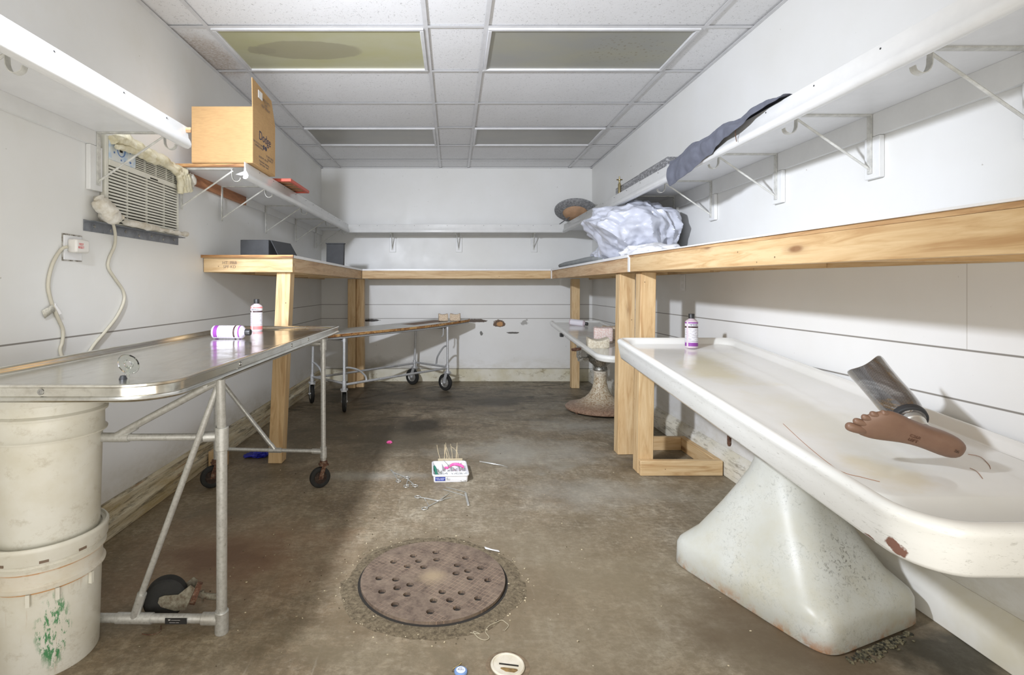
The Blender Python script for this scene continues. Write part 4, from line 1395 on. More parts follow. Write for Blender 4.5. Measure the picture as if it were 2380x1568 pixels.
obj('plywood_deck', deck_mesh(0.0135, 0.036, -0.25, 1.74, -0.03, 0.44, 0.25), M['ply'], t, sharp=50)
obj('laminate_sheet', deck_mesh(0.0365, 0.039, -0.25, 1.73, -0.027, 0.43, 0.25), plain('worn_grey_laminate', (206, 205, 198), 0.35, var=0.12, vs=6), t, sharp=50)
obj('bare_patch', deck_mesh(0.0395, 0.0402, 0.95, 1.46, 0.10, 0.30, 0.05), plain('brown_bare_wood_patch', (136, 108, 86), 0.6, var=0.2, vs=20), t, sharp=50)


# foam-like head blocks
def block_mesh(w_, d, h, dip=0.02, seed=0):
    q = MB()
    N = 12
    # box lofted along x with saddle-shaped top
    R_ = []
    for i in range(N + 1):
        s = i / N
        x = (s - 0.5) * w_
        e = abs(2 * s - 1)
        top = h - dip * (1 - e ** 2)
        dd = d * (1 - 0.06 * e ** 4)
        sec = rrect(-dd / 2, dd / 2, 0, top, 0.012, 3, 3)
        R_.append([Vector((x, p.x, p.y)) + Vector([c_ * 0.003 for c_ in mn.noise_vector(Vector((x * 40 + seed, p.x * 40, p.y * 40)))]) for p in sec])
        if i in (0, N):
            mid_ = Vector((x, 0, h / 2))
            R_[-1] = [mid_ + (p - mid_) * 0.9 for p in R_[-1]]
    q.loft(R_)
    for p in q.v:
        p.z = max(p.z, 0.0)
    return q


def block_mat(name, a, b_):
    m = NT(name, a, 0.85)
    P = m.co()
    m.color(m.ramp(m.noise(P, 90, 5, 0.7), [(0.42, b_), (0.56, a)]))
    m.bump(m.noise(P, 110, 5, 0.7), 0.6, 0.006)
    return m.m


bm1 = block_mat('cream_foam', (228, 220, 200), (204, 192, 168))
bm2 = block_mat('pink_foam', (238, 226, 218), (222, 190, 180))
bm3 = block_mat('tan_foam', (226, 208, 184), (194, 170, 142))


def blk(pos, rz, size, mat, label, dip=0.02, seed=0, tilt=0.0):
    q = block_mesh(*size, dip, seed)
    o = obj('head_block', q, mat, world=False, sharp=60)
    o.location = pos
    o.rotation_euler = (tilt, 0, rz)
    tag(o, label, 'head rest block', 'stone-textured head rest blocks')
    return o


p = at(1030, 738, 5.93)
gz = lambda a: zr(a) + 0.0395
pa = gp(1.45, 0.07, gz(1.47))
blk(pa - u * 0.055 + v * 0.035, radians(5), (0.105, 0.09, 0.085), bm3, 'left tan block of the pair on the gurney top', 0.012, 1)
blk(pa + u * 0.035 - v * 0.048 + Vector((0.012, 0, 0.001)), radians(-4), (0.115, 0.09, 0.085), bm3, 'right tan block of the pair on the gurney top', 0.012, 5)


def zt2(y, off=-0.022):
    return ZF - SL2 * (YF1 - y) + off


blk((1.175, 4.27, zt2(4.27 - 0.05)), radians(-4), (0.165, 0.12, 0.088), bm1, 'cream saddle-shaped block nearest the camera on the far porcelain table', 0.025, 2, SL2)
blk((1.285, 4.50, zt2(4.50 - 0.05)), radians(-12), (0.155, 0.11, 0.135), bm2, 'pinkish speckled block just behind the cream block on the far porcelain table', 0.004, 3, SL2)
blk((1.385, 4.66, zt2(4.66 - 0.05)), radians(-25), (0.12, 0.12, 0.125), bm3, 'tan block at the back of the three on the far porcelain table', 0.01, 9, SL2)


# ------------------------------------------------------------------ bottles
def label_mat(name, band, purple=True):
    m = NT(name, (236, 234, 236), 0.45)
    P = m.co()
    X, Y, Z = m.sep(P)
    W = (214, 212, 216)
    c = m.ramp(m.math('MULTIPLY', Z, 5.0), [(0.0, band), (0.16, W), (0.185, (60, 40, 50)), (0.195, W), (0.565, W), (0.57, (66, 44, 46)), (0.615, W), (0.69, band), (0.735, W)], 'CONSTANT')
    tx = m.math('MULTIPLY', m.ramp(m.noise(m.mapped(P, (60, 60, 330)), 1.0, 2, 0.5), [(0.5, 0.0), (0.54, 0.5)]), m.ramp(m.math('MULTIPLY', Z, 5.0), [(0.0, 0.0), (0.205, 1.0), (0.54, 0.0)], 'CONSTANT'))
    c = m.mix(tx, c, (130, 124, 134))
    m.color(c)
    return m.m


def bottle(label, loc, rot, lab_mat, liquid, title=None):
    t = thing('embalming_fluid_bottle', loc, label, 'bottle', 'plastic fluid bottles', rot)
    bd = MB().lathe([(0.0001, 0.0), (0.030, 0.0), (0.0335, 0.004), (0.034, 0.012), (0.034, 0.142), (0.0325, 0.150), (0.026, 0.157), (0.0165, 0.162), (0.0145, 0.166), (0.0145, 0.172), (0.0001, 0.172)], 36)
    obj('bottle_body', bd, liquid, t, world=False)
    lb = MB()
    R0, R1 = 0.0342, 0.0345
    for (a0, a1) in ((-2.05, 1.1), (1.35, 3.9)):
        n = 22
        r_in = [[Vector((R0 * cos(a0 + (a1 - a0) * i / n), R0 * sin(a0 + (a1 - a0) * i / n), z)) for i in range(n + 1)] for z in (0.012, 0.146)]
        vs = r_in[0] + r_in[1]
        lb.add(vs, [(i, i + 1, n + 2 + i, n + 1 + i) for i in range(n)])
    obj('label', lb, lab_mat, t, world=False, sharp=60)
    obj('cap', MB().lathe([(0.0001, 0.166), (0.0163, 0.166), (0.0163, 0.190), (0.0145, 0.193), (0.0001, 0.193)], 28), M['blk'], t, world=False)
    if title:
        for ang_, body in title:
            # curved words: one letter at a time round the bottle
            n = len(body)
            for k, ch in enumerate(body):
                a = ang_ + (k - (n - 1) / 2) * 0.17
                if ch == ' ':
                    continue
                o_ = text('lettering', ch, 0.0115, (0, 0, 0), (1, 0, 0), (0, 1, 0), M['ink'], None, 0.0001)
                o_.data.transform(Matrix.Translation((0.0348 * cos(a), 0.0348 * sin(a), 0.1305)) @ Matrix.Rotation(a + pi / 2, 4, 'Z') @ Matrix.Rotation(pi / 2, 4, 'X'))
                o_.parent = t
    return t


PURP, PINK = (132, 58, 146), (222, 124, 122)
liq1 = plain('translucent_lilac_plastic', (204, 196, 212), 0.3, Transmission_Weight=0.12)
liq2 = plain('translucent_rosy_plastic', (214, 198, 204), 0.3, Transmission_Weight=0.12)
zt = ZR - 0.0218
YBt = 3.17
bottle('upright bottle with pink banded label on the far end of the steel table', (-453 * YBt / FPX - 0.002, YBt - 0.02, zt), (0, 0, radians(10)), label_mat('pink_label', PINK), liq2, [(-pi / 2 - 0.05, 'PERMAGLO')])
# lying bottle: axis along +x
bottle('bottle with purple label lying on its side on the steel table', (-1.222, 2.68, zt + 0.0347), (radians(90), 0, radians(90 - 3)), label_mat('purple_label_lying', PURP), liq1, [(0.2, 'METAFLOW')])
zb_ = 0.838 - SL1 * (3.105 - 2.955) - 0.034
bottle('upright bottle with purple label at the far end of the large porcelain table', (1.342, 2.955, zb_), (radians(-2), 0, radians(-25)), label_mat('purple_label_upright', PURP), liq2, [(-1.2, 'METASYN')])
bottle('clear bottle with black cap lying at the far end of the far porcelain table', (1.235, 5.55, zt2(5.55) + 0.036), (radians(95), 0, radians(60)), plain('pale_label', (226, 222, 228), 0.4), liq2)
# glass jar tube lying behind the blocks
t = thing('glass_tube', (1.55, 4.98, zt2(4.98) + 0.03), 'clear glass tube with dark rings lying behind the blocks on the far porcelain table', 'glass tube', rot=(radians(90), 0, radians(40)))
M['glass'] = plain('clear_glass', (240, 244, 240), 0.03, Transmission_Weight=1.0, IOR=1.45)
obj('tube_body', MB().lathe([(0.024, -0.10), (0.028, -0.10), (0.028, 0.10), (0.024, 0.10), (0.024, -0.10)], 28, cap=False), M['glass'], t, world=False)
for z in (0.06, 0.085):
    obj('ring', MB().torus(0.0285, 0.002, 28, 6, Matrix.Translation((0, 0, z))), M['blk'], t, world=False)

# glass stopper on the steel table
gpt = at(297, 893, 1.52)
gx, gy = gpt.x, 1.52
t = thing('glass_stopper', (gx, gy, zt), 'clear glass round disc on a short stem with black foot on the steel table', 'glass stopper')
Mg = Matrix.Translation((gx + 0.002, gy, zt + 0.040)) @ Matrix.Rotation(radians(-72), 4, 'X') @ Matrix.Rotation(radians(0), 4, 'Z')
obj('disc', MB().lathe([(0.012, -0.0025), (0.029, -0.003), (0.0315, 0.0), (0.029, 0.003), (0.014, 0.0035), (0.012, 0.006), (0.009, 0.006), (0.009, -0.0025), (0.012, -0.0025)], 40, Mg, cap=False), M['glass'], t)
obj('stem', MB().tube([(gx, gy, zt + 0.036), (gx + 0.001, gy - 0.006, zt + 0.014), (gx + 0.003, gy - 0.004, zt + 0.002)], [0.0045, 0.0065, 0.006], 14), M['glass'], t)
obj('foot', MB().lathe([(0.0001, 0), (0.011, 0), (0.007, 0.009), (0.0001, 0.010)], 18, Matrix.Translation((gx - 0.006, gy - 0.012, zt))), M['blk'], t)

# ------------------------------------------------------------------ artificial leg
t = thing('prosthetic_leg', (1.32, 1.39, 0.65), 'artificial lower leg, brown rubber foot with glossy grey socket, lying on the porcelain table', 'prosthetic leg')
e1 = Vector((-0.936, 0.177, 0.30)).normalized()      # heel -> toes
e3 = Vector((0.30, 0.93, 0.22))
e3 = (e3 - e1 * e3.dot(e1)).normalized()               # sole -> ankle
e2 = e3.cross(e1).normalized()                          # across the sole, towards the big toe side
if e2.z < 0:
    e2 = -e2
H0 = Vector((1.338, 1.368, 0.695))


def fp(a, b_, c_):
    return H0 + e1 * a * 1.025 + e2 * b_ * 0.98 + e3 * c_


# foot sections: distance, half width, centre shift, height
FS = [(-0.006, 0.008, 0.0, 0.02, 0.016), (0.0, 0.021, 0.0, 0.035, 0.008), (0.015, 0.031, 0.0, 0.055, 0.001), (0.04, 0.034, 0.0, 0.075, 0.0), (0.075, 0.031, 0.001, 0.082, 0.0), (0.11, 0.032, 0.002, 0.070, 0.004), (0.15, 0.040, 0.003, 0.052, 0.004), (0.185, 0.047, 0.003, 0.040, 0.0), (0.208, 0.044, -0.002, 0.032, 0.0), (0.228, 0.036, -0.009, 0.026, 0.003), (0.243, 0.026, -0.016, 0.022, 0.006)]
R = []
for (a, hw, sh, hh, lift) in FS:
    ring = []
    for k in range(28):
        th = 2 * pi * k / 28
        cx_, sy_ = cos(th), sin(th)
        bb = sh + hw * math.copysign(abs(cx_) ** 0.8, cx_) * (1.0 if sy_ < 0 else (1 - 0.35 * sy_))
        cz = lift + (hh - lift) * (0.5 + 0.5 * math.copysign(abs(sy_) ** 0.7, sy_))
        ring.append(fp(a, bb, cz))
    R.append(ring)
q = MB().loft(R)
# toes, five of them, big toe on the +e2 side
M['skin'] = plain('brown_rubber_foot', (126, 98, 80), 0.42, col2=(116, 88, 72), vs=14)
foot = obj('foot', q, M['skin'], t, subsurf=1, sharp=180)
for i, (b_, rr, ln, a0) in enumerate([(-0.030, 0.0135, 0.030, 0.240), (-0.009, 0.0098, 0.022, 0.238), (0.009, 0.0090, 0.017, 0.230), (0.025, 0.0085, 0.014, 0.219), (0.037, 0.0080, 0.007, 0.204)]):
    q = MB().tube([fp(a0 - 0.025, b_ * 0.92, 0.014), fp(a0, b_, 0.012), fp(a0 + ln * 0.6, b_, 0.011), fp(a0 + ln * 0.9, b_, 0.010), fp(a0 + ln, b_, 0.010)], [rr * 0.8, rr, rr, rr * 0.8, rr * 0.35], 14)
    obj('toe', q, M['skin'], foot, subsurf=1, sharp=180)
text('sole_mark', 'C26R\nLEFT', 0.0115, fp(0.118, -0.004, -0.0006 + 0.004), -e1, e2, plain('dark_brown_mark', (92, 62, 46), 0.6), foot, ext=0.0008)
text('sole_mark', '26', 0.011, fp(0.022, 0.0, -0.001), -e1, e2, plain('dark_brown_mark_heel', (92, 72, 56), 0.6), foot, ext=0.0008)
# ankle and socket
sd = (e3 * 0.97 + Vector((0, 0, 0.16)) + Vector((0.02, 0, 0))).normalized()
A0 = fp(0.070, 0.002, 0.070)
s1 = sd.orthogonal().normalized()
s2 = sd.cross(s1).normalized()


_c = (Vector((-1.30, -1.55, 0.34)))
ACAM = math.atan2(_c.dot(s2), _c.dot(s1))


def ring_at(dist, r, n=40, wob=None, cx=0.0, cz=0.0):
    out = []
    for k in range(n):
        a = 2 * pi * k / n
        rr = r
        dd = dist
        if wob:
            dd += wob(a)
        out.append(A0 + sd * dd + (s1 * cos(a) + s2 * sin(a)) * rr + Vector((cx, 0, cz)))
    return out


obj('ankle_adapter', MB().loft([ring_at(0.0, 0.026, 28), ring_at(0.030, 0.026, 28), ring_at(0.032, 0.0285, 28), ring_at(0.050, 0.0285, 28)]), M['chrome'], t, bevel=0.0015)
m = NT('glossy_carbon_socket', (84, 82, 80), 0.12)
m.b.inputs['Coat Weight'].default_value = 0.8
P = m.co()
bnd = m.noise(m.mapped(P, (26, 3, 18), rot=(0.2, 0.1, 0.3)), 0.8, 4, 0.6, 0.8)
c = m.ramp(bnd, [(0.34, (138, 138, 136)), (0.47, (96, 94, 92)), (0.57, (84, 80, 76)), (0.61, (112, 92, 66)), (0.66, (128, 128, 128)), (0.78, (62, 60, 58))])
chk = m.n('ShaderNodeTexChecker')
chk.inputs['Scale'].default_value = 220
m.lk(P, chk.inputs['Vector'])
c = m.mix(m.math('MULTIPLY', chk.outputs['Fac'], 0.35), c, (52, 50, 50))
m.color(c)
M['carbon'] = m.m


def brim(a):
    # high tongues and a deep cut between them
    return -0.034 * cos(2 * (a - ACAM)) + 0.010


R = [ring_at(0.045, 0.030), ring_at(0.052, 0.038), ring_at(0.062, 0.042), ring_at(0.068, 0.039), ring_at(0.080, 0.044), ring_at(0.11, 0.049), ring_at(0.16, 0.051), ring_at(0.20, 0.051), ring_at(0.235, 0.052), ring_at(0.272, 0.0535, wob=lambda a: brim(a) * 0.5), ring_at(0.305, 0.058, wob=brim)]
inner = [ring_at(0.3035, 0.0555, wob=brim), ring_at(0.272, 0.051, wob=lambda a: brim(a) * 0.5), ring_at(0.22, 0.0485), ring_at(0.16, 0.047), ring_at(0.10, 0.042)]
obj('socket', MB().loft(R + inner), M['carbon'], t, subsurf=1, sharp=70)
obj('socket_liner', MB().loft([ring_at(0.10, 0.038), ring_at(0.18, 0.045), ring_at(0.228, 0.0465), ring_at(0.236, 0.043), ring_at(0.12, 0.03)]), plain('pale_grey_liner', (176, 178, 176), 0.4), t)
obj('socket_collar', MB().loft([ring_at(0.050, 0.036), ring_at(0.051, 0.0415), ring_at(0.064, 0.0435), ring_at(0.070, 0.042)]), M['black'], t, bevel=0.002)

# thin brown hairs on the porcelain


def zt1(y):
    return 0.838 - SL1 * (3.105 - y) - 0.034


def hair(label, pts, r=0.0006, col=(158, 100, 56)):
    q = MB().tube([(x, y, zt1(y) + 0.0012) for x, y in pts], r, 6, smooth=6)
    o = obj('thread', q, plain('brown_thread', col, 0.7))
    tag(o, label, 'thread', 'brown threads on the porcelain table')


def tab(px, py):
    # point of the sloping table bed under a photo pixel
    a0_, k_ = 0.838 - SL1 * 3.105 - 0.034, SL1
    Y = (EYE - a0_) / ((py - 668) / FPX + k_)
    return ((px - 1053) * Y / FPX, Y)


hair('long thin brown thread curving along the left side of the porcelain bed', [tab(1820, 985), tab(1880, 1040), tab(1950, 1093), tab(2005, 1110), tab(2045, 1120)])
hair('short brown thread on the porcelain right of the rubber heel, nearer the wall', [tab(2250, 1056), tab(2278, 1062), tab(2298, 1080), tab(2302, 1090)])
hair('short brown thread on the porcelain running from below the rubber heel', [tab(2254, 1088), tab(2270, 1096), tab(2284, 1113)])

# ------------------------------------------------------------------ air conditioner on the left wall
AY0, AY1, AZ0, AZ1 = 2.372, 2.985, 1.425, 1.815
AD = 0.028
t = thing('air_conditioner', (XL, 2.7, AZ0), 'white window air conditioner set in the left wall with slatted front and blue control panel', 'air conditioner')
fx = XL + AD
M['ac'] = plain('aged_ivory_plastic', (222, 220, 208), 0.45, var=0.05, vs=8)
obj('case', MB().box(XL + 0.002, fx - 0.011, AY0, AY1, AZ0, AZ1), M['dark'], t)
fr = MB().box(XL + 0.002, fx, AY0 - 0.012, AY0 + 0.012, AZ0 - 0.005, AZ1 + 0.005).box(XL + 0.002, fx, AY1 - 0.008, AY1 + 0.008, AZ0 - 0.005, AZ1 + 0.005)
fr.box(XL + 0.002, fx, AY0 + 0.012, AY1 - 0.008, AZ1 - 0.006, AZ1 + 0.005).box(XL + 0.002, fx, AY0 + 0.012, AY1 - 0.008, AZ0 - 0.005, AZ0 + 0.006)
obj('bezel', fr, M['ac'], t, bevel=0.005)
gr = MB()
zmid = AZ0 + 0.262
nsl = 17
for k in range(nsl):
    z = AZ0 + 0.012 + k * (zmid - AZ0 - 0.012) / nsl
    gr.box(fx - 0.010, fx, AY0 + 0.011, AY1 - 0.008, z, z + 0.0085)
for y in (AY0 + 0.15, AY0 + 0.31, AY0 + 0.47):
    gr.box(fx - 0.012, fx - 0.002, y, y + 0.004, AZ0, zmid)
obj('intake_grille', gr, M['ac'], t)
obj('divider_band', MB().box(fx - 0.012, fx + 0.003, AY0 + 0.011, AY1 - 0.008, zmid, zmid + 0.026), M['ac'], t, bevel=0.002)
obj('pull_slot', MB().box(fx + 0.002, fx + 0.0036, AY0 + 0.33, AY0 + 0.40, zmid + 0.004, zmid + 0.011), M['dark'], t)
gr = MB()
for k in range(10):
    z = zmid + 0.030 + k * 0.0098
    gr.box(fx - 0.010, fx, AY0 + 0.215, AY1 - 0.008, z, z + 0.0042)
for y in (AY0 + 0.29, AY0 + 0.39, AY0 + 0.49, AY0 + 0.56):
    gr.box(fx - 0.009, fx + 0.0005, y, y + 0.003, zmid + 0.026, AZ1 - 0.004)
obj('louvre', gr, M['ac'], t)
m = NT('pale_blue_panel', (206, 216, 222), 0.4)
P = m.co()
m.color(m.ramp(m.noise(P, 26, 3, 0.5), [(0.45, (214, 219, 218)), (0.6, (178, 200, 222))]))
pan = obj('control_panel', MB().box(fx - 0.012, fx + 0.002, AY0 + 0.012, AY0 + 0.21, zmid + 0.026, AZ1 - 0.006), m.m, t, bevel=0.003)
M['blue'] = plain('blue_print', (84, 120, 176), 0.5)
dc = Vector((fx + 0.0024, AY0 + 0.095, zmid + 0.085))
obj('dial_outline', MB().torus(0.028, 0.0022, 32, 6, Matrix.Translation(dc) @ Matrix.Rotation(pi / 2, 4, 'Y')), M['blue'], pan)
obj('display', MB().box(dc.x, dc.x + 0.001, dc.y - 0.010, dc.y + 0.010, dc.z - 0.009, dc.z + 0.009), M['dark'], pan)
for (dy, dz, w_) in [(-0.05, 0.02, 0.008), (-0.05, -0.02, 0.008), (0.05, 0.012, 0.010), (0.068, 0.006, 0.009), (0.03, -0.045, 0.010), (0.07, -0.04, 0.012), (0.0, -0.045, 0.007)]:
    obj('button', MB().box(dc.x, dc.x + 0.0012, dc.y + dy - w_ / 2, dc.y + dy + w_ / 2, dc.z + dz - 0.004, dc.z + dz + 0.004), M['blue'], pan)
# steel angle under it
t = thing('steel_angle', (XL, 2.64, 1.40), 'punched grey steel angle fixed to the wall under the air conditioner', 'steel angle')
obj('flange', MB().box(XL + 0.001, XL + 0.004, 2.255, 3.03, 1.375, 1.423), plain('dull_steel', (150, 154, 160), 0.5, 0.5, var=0.2, vs=20), t)
obj('ledge', MB().box(XL + 0.004, XL + 0.045, 2.255, 3.03, 1.415, 1.4185), plain('dull_steel_ledge', (140, 144, 150), 0.5, 0.5, var=0.2, vs=20), t)
for k in range(7):
    y = 2.32 + k * 0.11
    obj('bolt', MB().lathe([(0.0001, 0), (0.007, 0), (0.007, 0.003), (0.0001, 0.004)], 10, Matrix.Translation((XL + 0.004, y, 1.40 - 0.008 * (k % 2))) @ Matrix.Rotation(pi / 2, 4, 'Y')), M['hubm'], t)


# insulation padding
def lumpy_tube(pts, r, seg=14, sm=8, amp=0.012, fr_=26, seed=0, flat=1.0):
    q = MB().tube(pts, r, seg, smooth=sm)
    for i, p in enumerate(q.v):
        nv_ = mn.noise_vector(p * fr_ + Vector((seed, 0, 0)))
        q.v[i] = p + nv_ * amp + mn.noise_vector(p * fr_ * 3) * amp * 0.3
        if q.v[i].x < XL + 0.002:
            q.v[i].x = XL + 0.002
    return q


M['fluff'] = plain('cream_insulation', (228, 222, 198), 0.95, col2=(206, 196, 160), vs=26, bump=0.5)
M['fluff2'] = plain('grey_white_insulation', (222, 218, 208), 0.95, col2=(190, 180, 160), vs=22, bump=0.5)
xq = XL + 0.045
q = lumpy_tube([(xq, 2.39, 1.80), (xq + 0.005, 2.45, 1.822), (xq + 0.01, 2.60, 1.812), (xq + 0.01, 2.74, 1.802), (xq + 0.005, 2.88, 1.792), (xq, 2.98, 1.790), (xq, 3.04, 1.775)], [0.020, 0.028, 0.024, 0.027, 0.023, 0.025, 0.02], seed=1)
q2 = lumpy_tube([(xq + 0.01, 2.40, 1.775), (xq + 0.012, 2.55, 1.79), (xq + 0.014, 2.66, 1.778), (xq + 0.012, 2.80, 1.785), (xq + 0.01, 2.95, 1.765)], [0.014, 0.018, 0.018, 0.014, 0.018], amp=0.008, seed=4)
q.add(q2.v, q2.f)
for k in range(4):
    y = 2.94 + k * 0.030
    q3 = lumpy_tube([(xq + 0.005, y, 1.785), (xq + 0.012, y + 0.01, 1.73), (xq + 0.01, y + 0.018 + k * 0.006, 1.66 + 0.012 * k)], [0.017, 0.019, 0.016], amp=0.006, seed=8 + k)
    q.add(q3.v, q3.f)
o = obj('insulation_strip', q, M['fluff'], sharp=80)
tag(o, 'cream fibre insulation draped along the top and right of the air conditioner', 'insulation')
q = lumpy_tube([(XL + 0.03, 2.30, 1.53), (XL + 0.045, 2.315, 1.49), (XL + 0.05, 2.35, 1.46), (XL + 0.05, 2.41, 1.442)], [0.026, 0.036, 0.040, 0.024], amp=0.016, seed=12)
o = obj('insulation_bundle', q, M['fluff2'], sharp=80)
tag(o, 'grey white lump of insulation bundled at the lower left corner of the air conditioner', 'insulation')
q = lumpy_tube([(XL + 0.058, 2.45, 1.436), (XL + 0.06, 2.6, 1.434), (XL + 0.06, 2.78, 1.434), (XL + 0.056, 3.02, 1.436)], [0.014, 0.016, 0.010, 0.012], amp=0.007, seed=22)
o = obj('insulation_strip', q, M['fluff2'], sharp=80)
tag(o, 'thin grey insulation strip under the air conditioner on the steel angle', 'insulation')
q = lumpy_tube([(XL + 0.03, 3.085, 1.80), (XL + 0.04, 3.105, 1.76), (XL + 0.035, 3.10, 1.725)], [0.022, 0.028, 0.018], amp=0.012, seed=31)
o = obj('insulation_bundle', q, M['fluff2'], sharp=80)
tag(o, 'small pale lump of insulation beside the end of the far left shelf', 'insulation')


# cords on the left wall
def wallpt(px, py, x=XL + 0.008):
    Y = x * FPX / (px - 1053)
    return Vector((x, Y, EYE - (py - 668) * Y / FPX))


M['cord'] = plain('beige_cord', (196, 190, 172), 0.5)
t = thing('power_cord', wallpt(150, 700), 'beige power cord hanging from the plug on the left wall with a paper tag', 'power cord')
obj('cable', MB().tube([wallpt(158, 573, XL + 0.03), wallpt(142, 580), wallpt(122, 614), wallpt(112, 660), wallpt(119, 700), wallpt(133, 735), wallpt(146, 765), wallpt(145, 795), wallpt(140, 815), wallpt(150, 850, XL + 0.02), wallpt(155, 900, XL + 0.02)], 0.0068, 10, smooth=6), M['cord'], t)
pq = [wallpt(97, 722, XL + 0.006), wallpt(125, 706, XL + 0.014), wallpt(129, 722, XL + 0.014), wallpt(104, 740, XL + 0.006)]
obj('paper_tag', MB().add(pq, [(0, 1, 2, 3)]), plain('printed_tag', (214, 210, 196), 0.7, col2=(178, 174, 160), vs=140), t, solid=0.0006)
obj('tag_wrap', MB().tube([wallpt(124, 708, XL + 0.008), wallpt(138, 728, XL + 0.008)], 0.009, 10), M['whitelab'], t)
t = thing('power_cord', wallpt(262, 640), 'beige power cord curling down from the lower left of the air conditioner', 'power cord')
obj('cable', MB().tube([wallpt(262, 515, XL + 0.05), wallpt(268, 545, XL + 0.03), wallpt(266, 572), wallpt(254, 600), wallpt(252, 622), wallpt(268, 648), wallpt(286, 675), wallpt(288, 700), wallpt(272, 735), wallpt(245, 770), wallpt(215, 806), wallpt(190, 850, XL + 0.02)], 0.0068, 10, smooth=6), M['cord'], t)
# outlet with bulky plug
a, c_ = wallpt(150, 545), wallpt(192, 603)
t = thing('wall_outlet', ((XL), (a.y + c_.y) / 2, 1.26), 'white wall outlet in a rough cut hole with a bulky plug in it', 'outlet')
oy0, oy1, oz0, oz1 = a.y, c_.y, c_.z - 0.005, a.z
obj('cover_plate', MB().box(XL + 0.001, XL + 0.006, oy0, oy1, oz0, oz1), M['lam'], t, bevel=0.002)
obj('cut_edge', MB().box(XL + 0.0005, XL + 0.002, oy0 - 0.006, oy1 + 0.005, oz0 - 0.005, oz1 + 0.006), plain('rough_dark_edge', (112, 104, 90), 0.9, col2=(214, 212, 206), vs=60), t)
ppc = wallpt(178, 572, XL + 0.02)
plug = obj('plug', MB().box(XL + 0.006, XL + 0.045, ppc.y - 0.035, ppc.y + 0.045, ppc.z - 0.028, ppc.z + 0.028), plain('grey_white_plug', (220, 216, 208), 0.4), t, bevel=0.008, seg=3)
text('plug_print', 'TEST\nRESET', 0.013, (XL + 0.0456, ppc.y - 0.008, ppc.z), (0, 1, 0), (0, 0, 1), plain('red_print', (214, 90, 96), 0.5), plug)

# ------------------------------------------------------------------ cardboard box etc. on the left shelf
zsh = ZS - 0.0108
zbx = ZS + 0.001
t = thing('cardboard_box', (-1.33, 3.2, zbx), 'large brown cardboard box with one flap standing up on the left shelf', 'cardboard box')
m = NT('brown_cardboard', (200, 162, 112), 0.75)
P = m.co()
m.color(m.mix(m.ramp(m.noise(m.mapped(P, (1, 1, 12)), 30, 3, 0.5), [(0.45, 0.0), (0.7, 0.35)]), m.ramp(m.noise(P, 3, 4, 0.6), [(0.3, (208, 168, 116)), (0.7, (190, 152, 104))]), (168, 130, 84)))
M['card'] = m.m
bx0, bx1, by0, by1, bh = -1.505, -1.152, 3.02, 3.40, 0.325
# the carton body: five panels of real board
bd = MB()
th = 0.005
bd.box(bx0, bx1, by0, by1, zbx, zbx + th).box(bx0, bx1, by0, by0 + th, zbx + th, zbx + bh).box(bx0, bx1, by1 - th, by1, zbx + th, zbx + bh).box(bx0, bx0 + th, by0 + th, by1 - th, zbx + th, zbx + bh).box(bx1 - th, bx1, by0 + th, by1 - th, zbx + th, zbx + bh)
obj('carton', bd, M['card'], t, bevel=0.0015)
obj('flap', MB().hexa([(bx1 - th, by0, zbx + bh), (bx1, by0, zbx + bh), (bx1, by1, zbx + bh), (bx1 - th, by1, zbx + bh)], [(bx1 - th - 0.004, by0 + 0.002, zbx + bh + 0.168), (bx1 - 0.004, by0 + 0.002, zbx + bh + 0.168), (bx1 - 0.014, by1 - 0.03, zbx + bh + 0.155), (bx1 - th - 0.014, by1 - 0.03, zbx + bh + 0.155)]), M['card'], t)
obj('flap', MB().hexa([(bx0, by0 + 0.01, zbx + bh), (bx1 - 0.02, by0 + 0.01, zbx + bh), (bx1 - 0.02, by0 + 0.014, zbx + bh), (bx0, by0 + 0.014, zbx + bh)], [(bx0, by0 + 0.16, zbx + bh - 0.08), (bx1 - 0.02, by0 + 0.16, zbx + bh - 0.08), (bx1 - 0.02, by0 + 0.165, zbx + bh - 0.08), (bx0, by0 + 0.165, zbx + bh - 0.08)]), M['card'], t)
xx = bx1 + 0.0006
text('printing', 'Dodge', 0.074, (xx, 3.215, zbx + 0.188), (0, 1, 0), (0, 0, 1), M['ink'], t)
obj('printed_mark', MB().lathe([(0.0001, 0), (0.014, 0), (0.014, 0.0006), (0.0001, 0.0006)], 20, Matrix.Translation((xx - 0.0004, 3.195, zbx + 0.135)) @ Matrix.Rotation(pi / 2, 4, 'Y')), M['ink'], t)
obj('printed_mark', MB().lathe([(0.0001, 0), (0.014, 0), (0.014, 0.0006), (0.0001, 0.0006)], 20, Matrix.Translation((xx - 0.0004, 3.230, zbx + 0.135)) @ Matrix.Rotation(pi / 2, 4, 'Y')), M['ink'], t)
for (yy, zz, body) in [(3.115, 0.125, 'THE DODGE COMPANY\nCAMBRIDGE MASS'), (3.30, 0.085, 'DO NOT FREEZE\nTHIS SIDE UP'), (3.19, 0.062, 'GROSS WT  NET WT'), (3.20, 0.03, 'Professional  Embalming\nFluid  Bottles  Handle')]:
    text('printing', body, 0.017, (xx, yy, zbx + zz), (0, 1, 0), (0, 0, 1), M['inkg'], t)
text('printing', 'HANDLE WITH\nCARE\nKEEP UPRIGHT', 0.022, (bx1 - 0.0015, 3.235, zbx + bh + 0.078), (0, 1, 0), (-0.03, 0, 1), M['inkg'], t)
obj('shipping_label', MB().box(bx1 - 0.003, bx1 - 0.0006, 3.11, 3.175, zbx + bh + 0.085, zbx + bh + 0.130), M['whitelab'], t)

